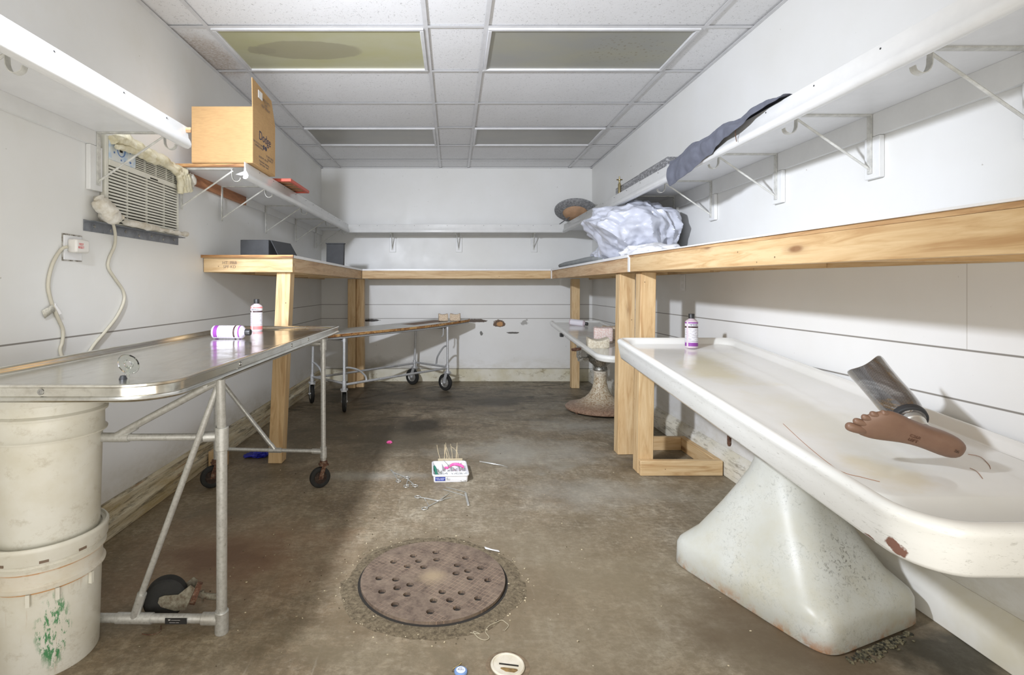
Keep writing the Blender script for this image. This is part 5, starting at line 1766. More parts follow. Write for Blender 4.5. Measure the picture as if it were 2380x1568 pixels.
t = thing('slatted_panel', (-1.26, 3.78, zbx), 'flat brown slatted panel with a red edge jutting over the left shelf beyond the box', 'panel')
q0 = MB().box(-1.44, -1.105, 3.555, 3.99, zbx + 0.010, zbx + 0.016)
obj('panel', q0, wood_mat('slatted_brown', 'x', light=(176, 146, 110), mid=(140, 112, 82), dark=(100, 76, 54), knots=False), t)
f = MB().box(-1.45, -1.095, 3.545, 3.567, zbx, zbx + 0.020).box(-1.45, -1.095, 3.978, 4.0, zbx, zbx + 0.020).box(-1.45, -1.43, 3.567, 3.978, zbx, zbx + 0.020).box(-1.113, -1.095, 3.567, 3.978, zbx, zbx + 0.020)
obj('frame', f, plain('red_frame', (200, 92, 72), 0.5), t, bevel=0.002)
for k in range(4):
    y_ = 3.62 + 0.09 * k
    obj('slat', MB().box(-1.425, -1.118, y_, y_ + 0.02, zbx + 0.004, zbx + 0.0098), M['brown_y'], t)

# black boxes on the left bench
t = thing('black_box', (-1.30, 3.6, ZT), 'low charcoal box with a leaning lid on the left bench corner', 'box')
obj('box_body', MB().box(-1.398, -1.212, 3.45, 3.72, ZT + 0.001, ZT + 0.108), M['black'], t, bevel=0.002)
obj('lid', MB().hexa([(-1.155, 3.47, ZT + 0.001), (-1.150, 3.47, ZT + 0.001), (-1.10, 3.74, ZT + 0.001), (-1.106, 3.74, ZT + 0.001)], [(-1.204, 3.46, ZT + 0.106), (-1.199, 3.46, ZT + 0.106), (-1.155, 3.73, ZT + 0.106), (-1.16, 3.73, ZT + 0.106)]), M['black'], t)
t = thing('black_box', (-1.1, 4.95, ZT), 'upright charcoal box near the back left corner of the bench', 'box')
obj('box_body', MB().hexa([(-1.192, 4.93, ZT + 0.001), (-1.032, 4.93, ZT + 0.001), (-1.032, 4.99, ZT + 0.001), (-1.192, 4.99, ZT + 0.001)], [(-1.192, 4.945, ZT + 0.205), (-1.028, 4.945, ZT + 0.205), (-1.028, 4.99, ZT + 0.205), (-1.192, 4.99, ZT + 0.205)]), M['black'], t, bevel=0.002)
obj('lid', MB().box(-1.198, -1.022, 4.935, 4.994, ZT + 0.2055, ZT + 0.213), M['black'], t)
# ------------------------------------------------------------------ right shelf items
t = thing('stone_slab', (1.42, 3.7, ZS), 'grey speckled granite marker slab lying on the right shelf', 'stone slab')
m = NT('grey_granite', (120, 120, 122), 0.35)
P = m.co()
m.color(m.ramp(m.noise(m.mapped(P, (1, 1, 2.5)), 34, 7, 0.85), [(0.38, (62, 62, 64)), (0.5, (112, 112, 114)), (0.64, (176, 176, 176))]))
M['granite'] = m.m
obj('slab', MB().loft([[Vector((x, y, z)) for x, y in ((1.31, 3.22), (1.60, 3.22), (1.60, 4.24), (1.31, 4.24))] for z in (ZS - 0.0095, ZS + 0.085)]), M['granite'], t, bevel=0.012, seg=3)
obj('slab_cap', MB().loft([[Vector((x, y, z)) for x, y in ((1.33, 3.26), (1.58, 3.26), (1.58, 3.75), (1.33, 3.75))] for z in (ZS + 0.0855, ZS + 0.098)]), M['granite'], t, bevel=0.008, seg=3)
t = thing('brass_valve', (1.315, 4.12, ZS), 'small brass cross-headed valve standing before the granite slab', 'valve')
obj('body', MB().lathe([(0.0001, 0), (0.012, 0), (0.012, 0.10), (0.007, 0.11), (0.007, 0.125), (0.010, 0.13), (0.010, 0.140), (0.005, 0.143), (0.005, 0.160), (0.0001, 0.162)], 14, Matrix.Translation((1.300, 4.10, ZS - 0.0095))), plain('dull_brass', (150, 138, 104), 0.35, 0.8), t)
obj('handle', MB().tube([(1.278, 4.10, ZS + 0.126), (1.322, 4.10, ZS + 0.126)], 0.005, 8), plain('dull_brass_handle', (140, 126, 90), 0.35, 0.8), t)
# round stone basin with dried grass
t = thing('stone_basin', (1.40, 6.05, ZS), 'round grey stone-look dish with tan centre tipped up in the back right shelf corner', 'dish')
Mb_ = Matrix.Translation((1.40, 6.02, ZS + 0.165)) @ Matrix.Rotation(radians(-24), 4, 'X') @ Matrix.Rotation(radians(6), 4, 'Y')
obj('rim', MB().lathe([(0.14, -0.03), (0.20, -0.022), (0.232, -0.004), (0.235, 0.012), (0.222, 0.022), (0.19, 0.024), (0.15, 0.010), (0.14, -0.01), (0.14, -0.03)], 44, Mb_, cap=False), plain('stone_grey', (158, 158, 158), 0.6, col2=(96, 96, 98), vs=46), t)
obj('bowl', MB().lathe([(0.139, -0.028), (0.12, -0.06), (0.08, -0.082), (0.0001, -0.086), (0.0001, -0.078), (0.08, -0.072), (0.139, -0.018)], 36, Mb_), plain('tan_clay', (190, 152, 118), 0.7, var=0.15, vs=10), t)
M['straw'] = plain('dry_straw', (176, 156, 104), 0.8)
random.seed(3)
for k in range(16):
    a = random.uniform(0, 2 * pi)
    r_ = random.uniform(0.10, 0.15)
    p0 = Mb_ @ Vector((r_ * cos(a), r_ * sin(a), -0.03))
    p1 = p0 + Vector((random.uniform(-0.09, 0.09), random.uniform(-0.05, 0.05), random.uniform(-0.05, 0.02)))
    p1.z = max(p1.z, ZS + 0.004)
    p0.z = max(p0.z, ZS + 0.004)
    p1.y = min(p1.y, YB - 0.01)
    obj('straw', MB().tube([p0, p0.lerp(p1, 0.5) + Vector((0, 0, 0.008)), p1], 0.0022, 6, smooth=3), M['straw'], t)
# twig
obj('straw', MB().tube([at(1300, 521, 5.98), at(1330, 500, 6.02), at(1348, 488, 6.06)], 0.006, 7, smooth=3), M['granite'], t)
o = obj('wood_sliver', MB().box(1.28, 1.34, 5.1, 5.35, ZS - 0.0095, ZS + 0.018), M['brown_y'], bevel=0.003)
tag(o, 'thin brown wood sliver on the right shelf edge near the stone dish', 'wood piece')


# grey cloth hanging over the shelf
def cloth(uv):
    s, w_ = uv
    Y = 1.96 + s * 1.02
    front = max(0.0, 1 - 0.0)
    drop = 0.112 * min(1, s * 1.35) ** 0.75 + (0.035 * s if s > 0.5 else 0.0175 * s * 2 * s)
    back = 0.10 + 0.16 * min(1, s * 1.6)
    L = drop + back
    d = w_ * L
    hump = 0.030 * sin(pi * min(1, s * 1.02)) ** 0.7 + 0.006
    if d < back:
        x = SR + back - d - 0.006
        k = d / back
        z = ZS + 0.002 + hump * sin(pi * min(1, k * 0.9 + 0.1)) * 1.1 if k < 1 else ZS
        z = ZS + 0.003 + hump * (sin(pi * k) if k < 0.5 else 1 - 0.35 * ((k - 0.5) * 2) ** 2)
    else:
        e = d - back
        top = ZS + 0.003 + hump * 0.65
        r_ = 0.018
        x = SR - 0.008 - min(0.020, e * 0.6) - 0.008 * sin(e * 30)
        z = top - e
    nvx = mn.noise_vector(Vector((Y * 6, d * 9, 1.0)))
    nv2 = mn.noise_vector(Vector((Y * 15, d * 20, 4.0)))
    p = Vector((x - abs(nvx.x) * 0.028 - abs(nv2.x) * 0.012, Y + nvx.y * 0.01, z + nvx.z * 0.016 + nv2.z * 0.010))
    if d < back:
        p.z = max(p.z, ZS + 0.003)
    else:
        if p.x > SR - 0.030:
            p.x = SR - 0.030
    return p


q = MB().grid(lambda a, b_: cloth((a, b_)), 70, 36)
o = obj('cloth', q, plain('slate_grey_fabric', (98, 101, 112), 0.8, var=0.08, vs=30), solid=0.003, subsurf=1, sharp=180)
tag(o, 'slate grey waxed cloth draped over the front of the right shelf', 'cloth')

# cloth tie hanging on the fascia
o = obj('wire_loop', MB().tube([(SR - 0.028, 2.27, ZS + 0.0), (SR - 0.034, 2.28, ZS - 0.04), (SR - 0.034, 2.27, ZS - 0.085)], 0.0018, 6, smooth=4), M['rust'])
tag(o, 'thin brown wire hanging on the shelf edge beside the grey cloth', 'wire')


# plastic bag
def crumple(center, rad, seed, amp, fr_, floor_z, w2=0.32, w3=0.16, N=5, fold=0.0):
    bm_ = bmesh.new()
    bmesh.ops.create_icosphere(bm_, subdivisions=N, radius=1.0)
    q_ = MB()
    idx = {}
    for v_ in bm_.verts:
        d = v_.co.normalized()
        p_ = d * 3 * fr_ / 10 + Vector((seed, seed * 2, 0))
        n1 = 1 - abs(mn.noise(p_)) * 2
        n2 = 1 - abs(mn.noise(p_ * 2.3 + Vector((5, 1, 7)))) * 2
        n3 = 1 - abs(mn.noise(p_ * 5.1 + Vector((9, 3, 2)))) * 2
        if fold:
            g_ = Vector((d.x * 1.5 + 0.35 * mn.noise(p_), d.y * 1.5, d.z * 0.8 + d.x * 0.7)) + Vector((seed, 0, 0))
            v1 = mn.voronoi(g_ * 1.25)[0][0]
            v2 = mn.voronoi(g_ * 2.7 + Vector((3, 1, 2)))[0][0]
            v3 = mn.voronoi(g_ * 5.5 + Vector((1, 7, 2)))[0][0]
            s_ = 1 + amp * (0.30 * n1 - 0.12) + fold * (1.0 * v1 + 0.55 * v2 + 0.22 * v3 - 0.75)
        else:
            s_ = 1 + amp * (0.62 * n1 + w2 * n2 + w3 * n3 - 0.5)
        P_ = Vector((d.x * rad[0], d.y * rad[1], d.z * rad[2])) * s_ + Vector(center)
        P_.z = max(P_.z, floor_z)
        idx[v_.index] = len(q_.v)
        q_.v.append(P_)
    for f_ in bm_.faces:
        q_.f.append([idx[v_.index] for v_ in f_.verts])
    bm_.free()
    return q_


M['bag'] = plain('pale_grey_plastic_film', (196, 199, 210), 0.25)
q = crumple((1.375, 3.95, 1.54), (0.27, 0.38, 0.205), 2.7, 0.36, 4.0, ZT + 0.002, 0.26, 0.07, N=6, fold=0.34)
for i, p in enumerate(q.v):
    # upper part leans towards the camera side, a lip pushes out at upper left
    k = (p.z - ZT) / 0.4
    if k > 0.35 and p.x < 1.34:
        p.x -= 0.20 * (k - 0.35) * (1.36 - p.x) / 0.22
    p.x = min(p.x, XR - 0.03)
    p.z = min(p.z, ZS - 0.045)
    if p.x < 1.30:
        p.z = min(p.z, ZS - 0.108 - 0.03 * abs(mn.noise(p * 9)))
o = obj('plastic_bag', q, M['bag'], sharp=38)
tag(o, 'big crumpled pale grey plastic bag under the shelf on the far right bench', 'plastic bag')
q = crumple((1.27, 4.3, 1.40), (0.10, 0.22, 0.085), 6.1, 0.45, 5, ZT + 0.002, N=5, fold=0.4)
for p in q.v:
    p.x = max(p.x, RX - 0.0)
o = obj('plastic_bag', q, M['bag'], sharp=38)
tag(o, 'small twisted tail of grey plastic lying at the left foot of the big bag', 'plastic bag')
q = crumple((1.33, 3.50, ZT + 0.02), (0.17, 0.22, 0.06), 11.3, 0.4, 5, ZT + 0.002, 0.3, 0.08, N=5, fold=0.4)
for p in q.v:
    p.x = max(p.x, RX + 0.002)
o = obj('white_cloth', q, plain('white_cotton', (228, 228, 231), 0.85), sharp=60)
tag(o, 'crumpled white cloth on the right bench in front of the grey bag', 'cloth')
# rolled grey strip on the bench edge
R = []
for (y, x, s) in [(5.63, 1.165, 0.02), (5.61, 1.165, 0.040), (5.4, 1.165, 0.046), (5.0, 1.17, 0.046), (4.6, 1.175, 0.048), (4.3, 1.185, 0.046), (4.2, 1.19, 0.03)]:
    R.append([Vector((x + s * cos(2 * pi * k / 20), y, ZT + 0.002 + s * 0.6 * (1 + sin(2 * pi * k / 20)))) for k in range(20)])
o = obj('padded_roll', MB().loft(R), plain('grey_padding', (150, 154, 154), 0.7, var=0.1, vs=12), sharp=70)
tag(o, 'long grey padded roll lying along the far right bench edge', 'roll')
# receptacle on the right wall
pr = Vector((XR, 0, 0))
Yr = XR * FPX / (1588 - 1053)
zr_ = EYE - (657 - 668) * Yr / FPX
t = thing('wall_outlet', (XR, Yr, zr_), 'white duplex outlet on the right wall under the bench', 'outlet')
obj('cover_plate', MB().box(XR - 0.006, XR - 0.001, Yr - 0.036, Yr + 0.036, zr_ - 0.058, zr_ + 0.058), M['lam'], t, bevel=0.002)
for s in (-1, 1):
    obj('socket', MB().box(XR - 0.0075, XR - 0.0062, Yr - 0.016, Yr + 0.016, zr_ + s * 0.025 - 0.014, zr_ + s * 0.025 + 0.014), M['paint'], t)

# ------------------------------------------------------------------ floor items
# manhole
mc = Vector((-0.077, 2.035, 0))
t = thing('manhole_cover', mc, 'round rusty brown cast iron drain cover with holes set in the floor', 'manhole cover')
m = NT('rusty_cast_iron', (116, 98, 84), 0.62, 0.15)
P = m.co()
gx_ = m.mapped(P, (56, 56, 1), rot=(0, 0, 0.62))
fx_ = m.sep(gx_)
ga = m.math('ABSOLUTE', m.math('SUBTRACT', m.math('FRACT', fx_[0]), 0.5))
gb = m.math('ABSOLUTE', m.math('SUBTRACT', m.math('FRACT', fx_[1]), 0.5))
gl = m.ramp(m.math('MAXIMUM', ga, gb), [(0.43, 0.0), (0.48, 1.0)])
vis = m.ramp(m.noise(P, 7, 4, 0.6), [(0.42, 0.0), (0.58, 1.0)])
c = m.ramp(m.noise(P, 24, 7, 0.75), [(0.35, (88, 74, 64)), (0.5, (116, 100, 86)), (0.7, (138, 122, 104))])
c = m.mix(m.math('MULTIPLY', m.math('MULTIPLY', gl, vis), 0.55), c, (176, 150, 124))
c = m.mix(m.blob(P, (0, 0, 0), (0.07, 0.07, 9), 0.3, 20, 0.8, 0.6), c, (176, 156, 124))
m.color(c)
m.bump(m.math('SUBTRACT', 1.0, m.math('MULTIPLY', gl, vis)), 0.4, 0.003)
M['iron'] = m.m
holes_px = [(961, 1291), (1013, 1283), (1082, 1296), (915, 1305), (947, 1315), (973, 1303), (1015, 1300), (985, 1317), (1063, 1313), (1117, 1319), (1087, 1326), (1060, 1332), (1093, 1343), (1134, 1348), (881, 1343), (920, 1346), (953, 1358), (888, 1374), (923, 1366), (946, 1381), (918, 1404), (1028, 1375), (1073, 1377), (1008, 1395), (1046, 1394), (1000, 1421), (1062, 1413), (1111, 1390)]
holes = []
for (px, py) in holes_px:
    p = floor_at(px, py, 0.012)
    holes.append((p.x, p.y))
# plate with real holes: triangulated by bmesh
bm = bmesh.new()
RC, zc = 0.278, 0.012


def loop(cx, cy, r_, n):
    vs_ = [bm.verts.new((cx + r_ * cos(2 * pi * k / n), cy + r_ * sin(2 * pi * k / n), zc)) for k in range(n)]
    return [bm.edges.new((vs_[k], vs_[(k + 1) % n])) for k in range(n)], vs_


ed, outer = loop(mc.x, mc.y, RC, 96)
allE = list(ed)
hv = []
for (x, y) in holes:
    e_, vs_ = loop(x, y, 0.0145, 14)
    allE += e_
    hv.append((x, y))
bmesh.ops.triangle_fill(bm, edges=allE, use_beauty=True)
kill = []
for f in bm.faces:
    cmed = f.calc_center_median()
    if any((cmed.x - x) ** 2 + (cmed.y - y) ** 2 < 0.0138 ** 2 for x, y in hv):
        kill.append(f)
bmesh.ops.delete(bm, geom=kill, context='FACES_ONLY')
ext = bmesh.ops.extrude_face_region(bm, geom=bm.faces[:])
for g_ in ext['geom']:
    if isinstance(g_, bmesh.types.BMVert):
        g_.co.z = 0.0015
bmesh.ops.recalc_face_normals(bm, faces=bm.faces[:])
me = bpy.data.meshes.new('iron_plate')
for v_ in bm.verts:
    v_.co -= mc
bm.to_mesh(me)
bm.free()
me.materials.append(M['iron'])
pl = bpy.data.objects.new('iron_plate', me)
COL.objects.link(pl)
pl.parent = t
obj('underside', MB().lathe([(0.0001, 0.0004), (0.2885, 0.0004), (0.2885, 0.0010), (0.0001, 0.0010)], 64, Matrix.Translation(mc)), M['dark'], t)  # dark disc: shade of the holes and rim gap put into its colour
m = NT('gritty_dark_rim', (92, 80, 62), 0.95)
P = m.co(world=True)
m.color(m.ramp(m.noise(P, 60, 7, 0.8), [(0.36, (84, 72, 54)), (0.5, (124, 110, 86)), (0.68, (160, 146, 118))]))
m.bump(m.noise(P, 120, 5, 0.8), 1.0, 0.008)
q = MB()
prev = []
for rr_, zz_ in [(0.288, 0.0006), (0.296, 0.003), (0.31, 0.0035), (0.322, 0.0022), (0.336, 0.0004)]:
    ring = []
    for k in range(120):
        a = 2 * pi * k / 120
        j = (rr_ - 0.288) / 0.054
        r2 = rr_ + j * (0.030 * mn.noise(Vector((cos(a) * 2.2, sin(a) * 2.2, 3))) + 0.008 * mn.noise(Vector((cos(a) * 9, sin(a) * 9, 1)))) + (0.02 * j if a > pi else 0)
        ring.append(Vector((mc.x + r2 * cos(a), mc.y + r2 * sin(a), zz_ * (1 + 0.3 * mn.noise(Vector((cos(a) * 20, sin(a) * 20, rr_ * 40)))))))
    prev.append(ring)
q.loft(prev, cap=False)
o = obj('crumbled_concrete', q, m.m)
tag(o, 'crumbled gritty concrete ring around the manhole cover', 'debris', kind='stuff')
# grit
random.seed(11)
q = MB()
for k in range(420):
    if k < 230:
        a = random.uniform(0, 2 * pi)
        r_ = random.gauss(0.335, 0.03)
        x, y = mc.x + r_ * cos(a), mc.y + r_ * sin(a)
    elif k < 330:
        x, y = random.gauss(-0.5, 0.4), random.gauss(2.0, 0.3)
    else:
        x, y = random.uniform(-1.2, 1.0), random.uniform(1.5, 4.5)
    if abs(sqrt((x - mc.x) ** 2 + (y - mc.y) ** 2)) < 0.283 or x > 1.6:
        continue
    s = random.uniform(0.0012, 0.0034)
    h_ = s * random.uniform(0.3, 0.9)
    rz = random.uniform(0, pi)
    q.box(-s, s, -s * random.uniform(0.4, 1), s * random.uniform(0.4, 1), 0, h_, Matrix.Translation((x, y, 0.0005)) @ Matrix.Rotation(rz, 4, 'Z'))
m = NT('grit', (190, 176, 144), 0.9)
P = m.co(world=True)
m.color(m.ramp(m.noise(P, 50, 2, 0.5), [(0.42, (84, 72, 54)), (0.6, (206, 192, 160))]))
o = obj('grit', q, m.m)
tag(o, 'scattered crumbs and grit on the concrete floor', 'debris', kind='stuff')
random.seed(5)
q = MB()
for k in range(260):
    f_ = min(1.08, max(0, random.gauss(0.55, 0.28)))
    x = 1.20 + 0.27 * f_
    y = 1.600 + 0.112 * f_ - abs(random.gauss(0, 0.016))
    s_ = random.uniform(0.002, 0.0065)
    q.box(-s_, s_, -s_ * 0.6, s_ * 0.6, 0, s_ * random.uniform(0.4, 1.1), Matrix.Translation((x, y, 0.0005)) @ Matrix.Rotation(random.uniform(0, pi), 4, 'Z'))
m = NT('dark_crumbs', (70, 66, 50), 0.95)
P = m.co(world=True)
m.color(m.ramp(m.noise(P, 90, 3, 0.6), [(0.4, (44, 42, 32)), (0.62, (120, 112, 86))]))
o = obj('dark_crumbs', q, m.m)
tag(o, 'dark mossy crumbs heaped along the foot of the porcelain pedestal', 'debris', kind='stuff')
# cleanout cap
p = floor_at(1180, 1548)
t = thing('drain_cap', (p.x, p.y, 0), 'round white plastic drain cap with a dark slot at the bottom of the view', 'drain cap')
obj('cap', MB().lathe([(0.0001, 0.0), (0.050, 0.0), (0.051, 0.004), (0.048, 0.008), (0.044, 0.008), (0.043, 0.006), (0.0001, 0.006)], 48, Matrix.Translation(p)), plain('ivory_plastic', (222, 214, 198), 0.4, col2=(206, 196, 172), vs=22), t)
obj('slot', MB().box(-0.030, 0.028, -0.003, 0.003, 0.0061, 0.0068, Matrix.Translation(p + Vector((0.004, -0.002, 0))) @ Matrix.Rotation(radians(-10), 4, 'Z')), M['dark'], t)
q = MB()
for i in range(3):
    pass
ringp = [p + Vector((0.002 + 0.022 * cos(a) * (1 + 0.25 * sin(3 * a)), -0.024 + 0.010 * sin(a) * (1 + 0.3 * cos(2 * a)) - 0.004 * cos(a), 0)) for a in [2 * pi * k / 20 for k in range(20)]]
q.loft([[v_ + Vector((0, 0, 0.0061)) for v_ in ringp], [v_ + Vector((0, 0, 0.0078)) for v_ in ringp]])
obj('brown_crust', q, plain('brown_crust', (150, 122, 76), 0.9, var=0.3, vs=60, bump=0.6), t)
q = MB().lathe([(0.052, 0.0004), (0.056, 0.0025), (0.061, 0.0018), (0.066, 0.0004)], 48, Matrix.Translation(p), cap=False)
o = obj('grout_ring', q, plain('brown_grout', (136, 118, 94), 0.95, var=0.25, vs=60))
tag(o, 'brown crumbling ring of grout around the white drain cap', 'grout')
p = floor_at(1071, 1562)
t = thing('bottle_cap', (p.x, p.y, 0), 'small blue rimmed white cap on the floor at the bottom edge of the view', 'cap')
obj('cap', MB().lathe([(0.0001, 0), (0.0185, 0), (0.0195, 0.002), (0.0185, 0.006), (0.0150, 0.0075), (0.0001, 0.0075)], 36, Matrix.Translation(p)), plain('pale_blue_plastic', (120, 150, 196), 0.4), t)
obj('seal', MB().lathe([(0.0001, 0.0076), (0.0135, 0.0076), (0.0135, 0.0080), (0.0001, 0.0080)], 30, Matrix.Translation(p)), plain('white_seal', (226, 230, 240), 0.4), t)
text('cap_text', 'PULL', 0.0085, p + Vector((0, 0.001, 0.0082)), (1, 0.05, 0), (-0.05, 1, 0), M['ink'], t, ext=0.0001)
text('cap_text', 'PUSH', 0.004, p + Vector((0, 0.0075, 0.0082)), (1, 0.05, 0), (-0.05, 1, 0), M['ink'], t, ext=0.0001)


def litter(name, pts, r_, mat, label, cat, group=None):
    P_ = []
    for (px, py) in pts:
        a = floor_at(px, py)
        a.z = r_ + 0.0006
        P_.append(a)
    o = obj(name, MB().tube(P_, r_, 6, smooth=4), mat)
    tag(o, label, cat, group)
    return o


M['string'] = plain('grey_string', (166, 156, 132), 0.9)
litter('string', [(1093, 1471), (1115, 1474), (1100, 1468), (1112, 1483), (1128, 1488), (1137, 1482), (1128, 1468), (1138, 1454), (1154, 1447), (1166, 1442), (1176, 1448), (1182, 1455), (1173, 1466)], 0.0013, M['string'], 'grey string coiled on the floor between the manhole and the drain cap', 'string')
litter('twig', [(1053, 1555), (1066, 1547), (1072, 1541)], 0.0012, M['straw'], 'tiny straw lying against the blue rimmed cap', 'straw')
litter('wire', [(330, 1474), (345, 1476), (360, 1474), (372, 1468), (374, 1455)], 0.0015, M['rust'], 'rusty twisted wire on the floor below the steel table bottom rail', 'wire')
p0, p1 = floor_at(1126, 1276), floor_at(1161, 1283)
q = MB().add([(p0.x, p0.y + 0.012, 0.014), (p0.x + 0.004, p0.y - 0.006, 0.013), (p1.x, p1.y - 0.008, 0.0135), (p1.x - 0.004, p1.y + 0.006, 0.0145), ((p0.x + p1.x) / 2, p1.y + 0.012, 0.016)], [(0, 1, 2, 3, 4)])
for v_ in q.v:
    v_.z -= 0.008
o = obj('paper_scrap', q, M['whitelab'], solid=0.001)
tag(o, 'torn white scrap of tape at the far right rim of the manhole cover', 'paper scrap')


# pink scrap, glove, wood block
def rag(name, px, py, rad, seed, mat, label, cat, amp=0.5):
    p = floor_at(px, py)
    q = crumple((p.x, p.y, rad[2] * 0.4), rad, seed, amp, 12, 0.0006, N=4)
    o = obj(name, q, mat, sharp=50)
    tag(o, label, cat)


rag('foil_scrap', 905, 1029, (0.018, 0.016, 0.010), 4.2, M['pink'], 'tiny bright pink scrap alone on the floor left of the instruments', 'scrap', 0.7)
# glove: palm and five fingers lying crumpled
p = floor_at(597, 1060)
q = crumple((p.x + 0.015, p.y, 0.014), (0.060, 0.045, 0.022), 8.4, 0.4, 11, 0.0008, N=4)
gl_ = thing('rubber_glove', (p.x, p.y, 0), 'crumpled blue rubber glove on the floor beside the left bench leg', 'glove')
obj('palm', q, M['blueg'], gl_, sharp=60)
for k, (dx, dy, ln) in enumerate([(-0.055, 0.018, 0.045), (-0.058, 0.0, 0.05), (-0.055, -0.016, 0.045), (-0.045, -0.03, 0.035), (0.0, 0.045, 0.04)]):
    a = Vector((p.x + 0.0, p.y + dy, 0.012))
    obj('finger', MB().tube([a, a + Vector((dx * 0.7, dy * 0.3, 0.004)), a + Vector((dx - ln * 0.5, dy * 0.5 - 0.005, -0.004))], [0.011, 0.010, 0.006], 9, smooth=4), M['blueg'], gl_)
o = obj('wood_block', MB().box(-1.60 + 0.07, -1.435, 3.28, 3.36, 0, 0.105), M['pine_z'], bevel=0.003)
tag(o, 'short pine offcut standing at the wall behind the steel table caster', 'wood block')

# ------------------------------------------------------------------ instrument tray and instruments
t = thing('organizer_tray', floor_at(1046, 1100), 'white plastic compartment tray of instruments on the floor', 'tray')
tc = (floor_at(1010, 1127) + floor_at(1095, 1123)) / 2
TW, TD, TH = 0.212, 0.245, 0.048
rt = radians(3)
Mt = Matrix.Translation((tc.x - 0.012, tc.y + 0.02, 0)) @ Matrix.Rotation(rt, 4, 'Z')
M['traym'] = plain('white_tray_plastic', (234, 234, 236), 0.3)
q = MB()
R = []
for d, z in [(0.02, 0.0005), (0.010, 0.001), (0.007, 0.006), (0.004, TH - 0.010), (-0.001, TH - 0.009), (-0.002, TH - 0.003), (0.001, TH), (0.005, TH), (0.008, TH - 0.004), (0.011, 0.007), (0.018, 0.0045)]:
    r_ = rrect(-TW / 2 + d, TW / 2 - d, 0 + d, TD - d, max(0.004, 0.018 - d), 5, 3)
    R.append([Mt @ (p_ + Vector((0, 0, z))) for p_ in r_])
q.loft(R)
obj('tray_shell', q, M['traym'], t, sharp=50)
dv = TD * 0.36
for (x0, x1, y0, y1) in [(-0.048, -0.044, 0.012, TD - 0.010), (-0.044, TW / 2 - 0.010, dv - 0.002, dv + 0.002), (0.000, 0.004, dv + 0.0022, TD - 0.010), (0.050, 0.054, dv + 0.0022, TD - 0.010)]:
    obj('divider', MB().box(x0, x1, y0, y1, 0.005, TH - 0.012, Mt), M['traym'], t, bevel=0.001)
obj('sticker', MB().box(-0.090, -0.032, 0.0035, 0.0048, 0.012, 0.034, Mt), plain('blue_sticker', (40, 66, 168), 0.4, col2=(30, 40, 96), vs=50), t)
text('sticker_text', 'SIMPLY LINKED\nCLEAR TRAY', 0.0075, Mt @ Vector((-0.061, 0.0030, 0.0225)), Mt.to_3x3() @ Vector((1, 0, 0)), (0, 0, 1), M['whitelab'], t, ext=0.0001)
obj('barcode', MB().box(-0.026, -0.005, 0.0035, 0.0046, 0.016, 0.030, Mt), plain('barcode_sticker', (232, 232, 232), 0.4, col2=(120, 120, 120), vs=160), t)
CH = M['chrome']


def hemostat(Mx, ln, op, label, cat='forceps', group='surgical instruments on the floor', curve=0.0, name='hemostat', mat=None, rr=0.0026):
    """ring-handled instrument: origin at pivot, jaws +x, rings -x"""
    mat = mat or CH
    t_ = thing(name, Mx.to_translation(), label, cat, group)
    for s in (-1, 1):
        a = op * s
        c_ = MB()
        rx, ry = -ln * 0.62, s * ln * 0.62 * math.tan(op) + s * 0.008
        c_.tube([Mx @ Vector((ln * 0.38, -s * ln * 0.38 * math.tan(op) * 0.9 + curve, 0.003)), Mx @ Vector((ln * 0.2, -s * ln * 0.2 * math.tan(op) + curve * 0.25, 0.003)), Mx @ Vector((0, 0, 0.003 + 0.0016 * s)), Mx @ Vector((rx * 0.55, ry * 0.5, 0.003)), Mx @ Vector((rx * 0.95, ry * 0.93, 0.003))], [rr * 0.6, rr * 0.85, rr * 1.2, rr, rr * 0.85], 8, smooth=5)
        c_.torus(0.0125, 0.0021, 24, 8, Mx @ Matrix.Translation((rx - 0.010, ry, 0.003)) @ Matrix.Scale(1.25, 4, (1, 0, 0)))
        obj('arm', c_, mat, t_)
    obj('pivot', MB().lathe([(0.0001, 0), (0.0035, 0), (0.0035, 0.0065), (0.0001, 0.007)], 10, Mx), mat, t_)
    obj('ratchet', MB().tube([Mx @ Vector((-ln * 0.5, -ln * 0.5 * math.tan(op) - 0.004, 0.003)), Mx @ Vector((-ln * 0.5, ln * 0.5 * math.tan(op) + 0.004, 0.003))], 0.0016, 6), mat, t_)
    return t_


def MF(px, py, ang_deg):
    return Matrix.Translation(floor_at(px, py)) @ Matrix.Rotation(radians(ang_deg), 4, 'Z')


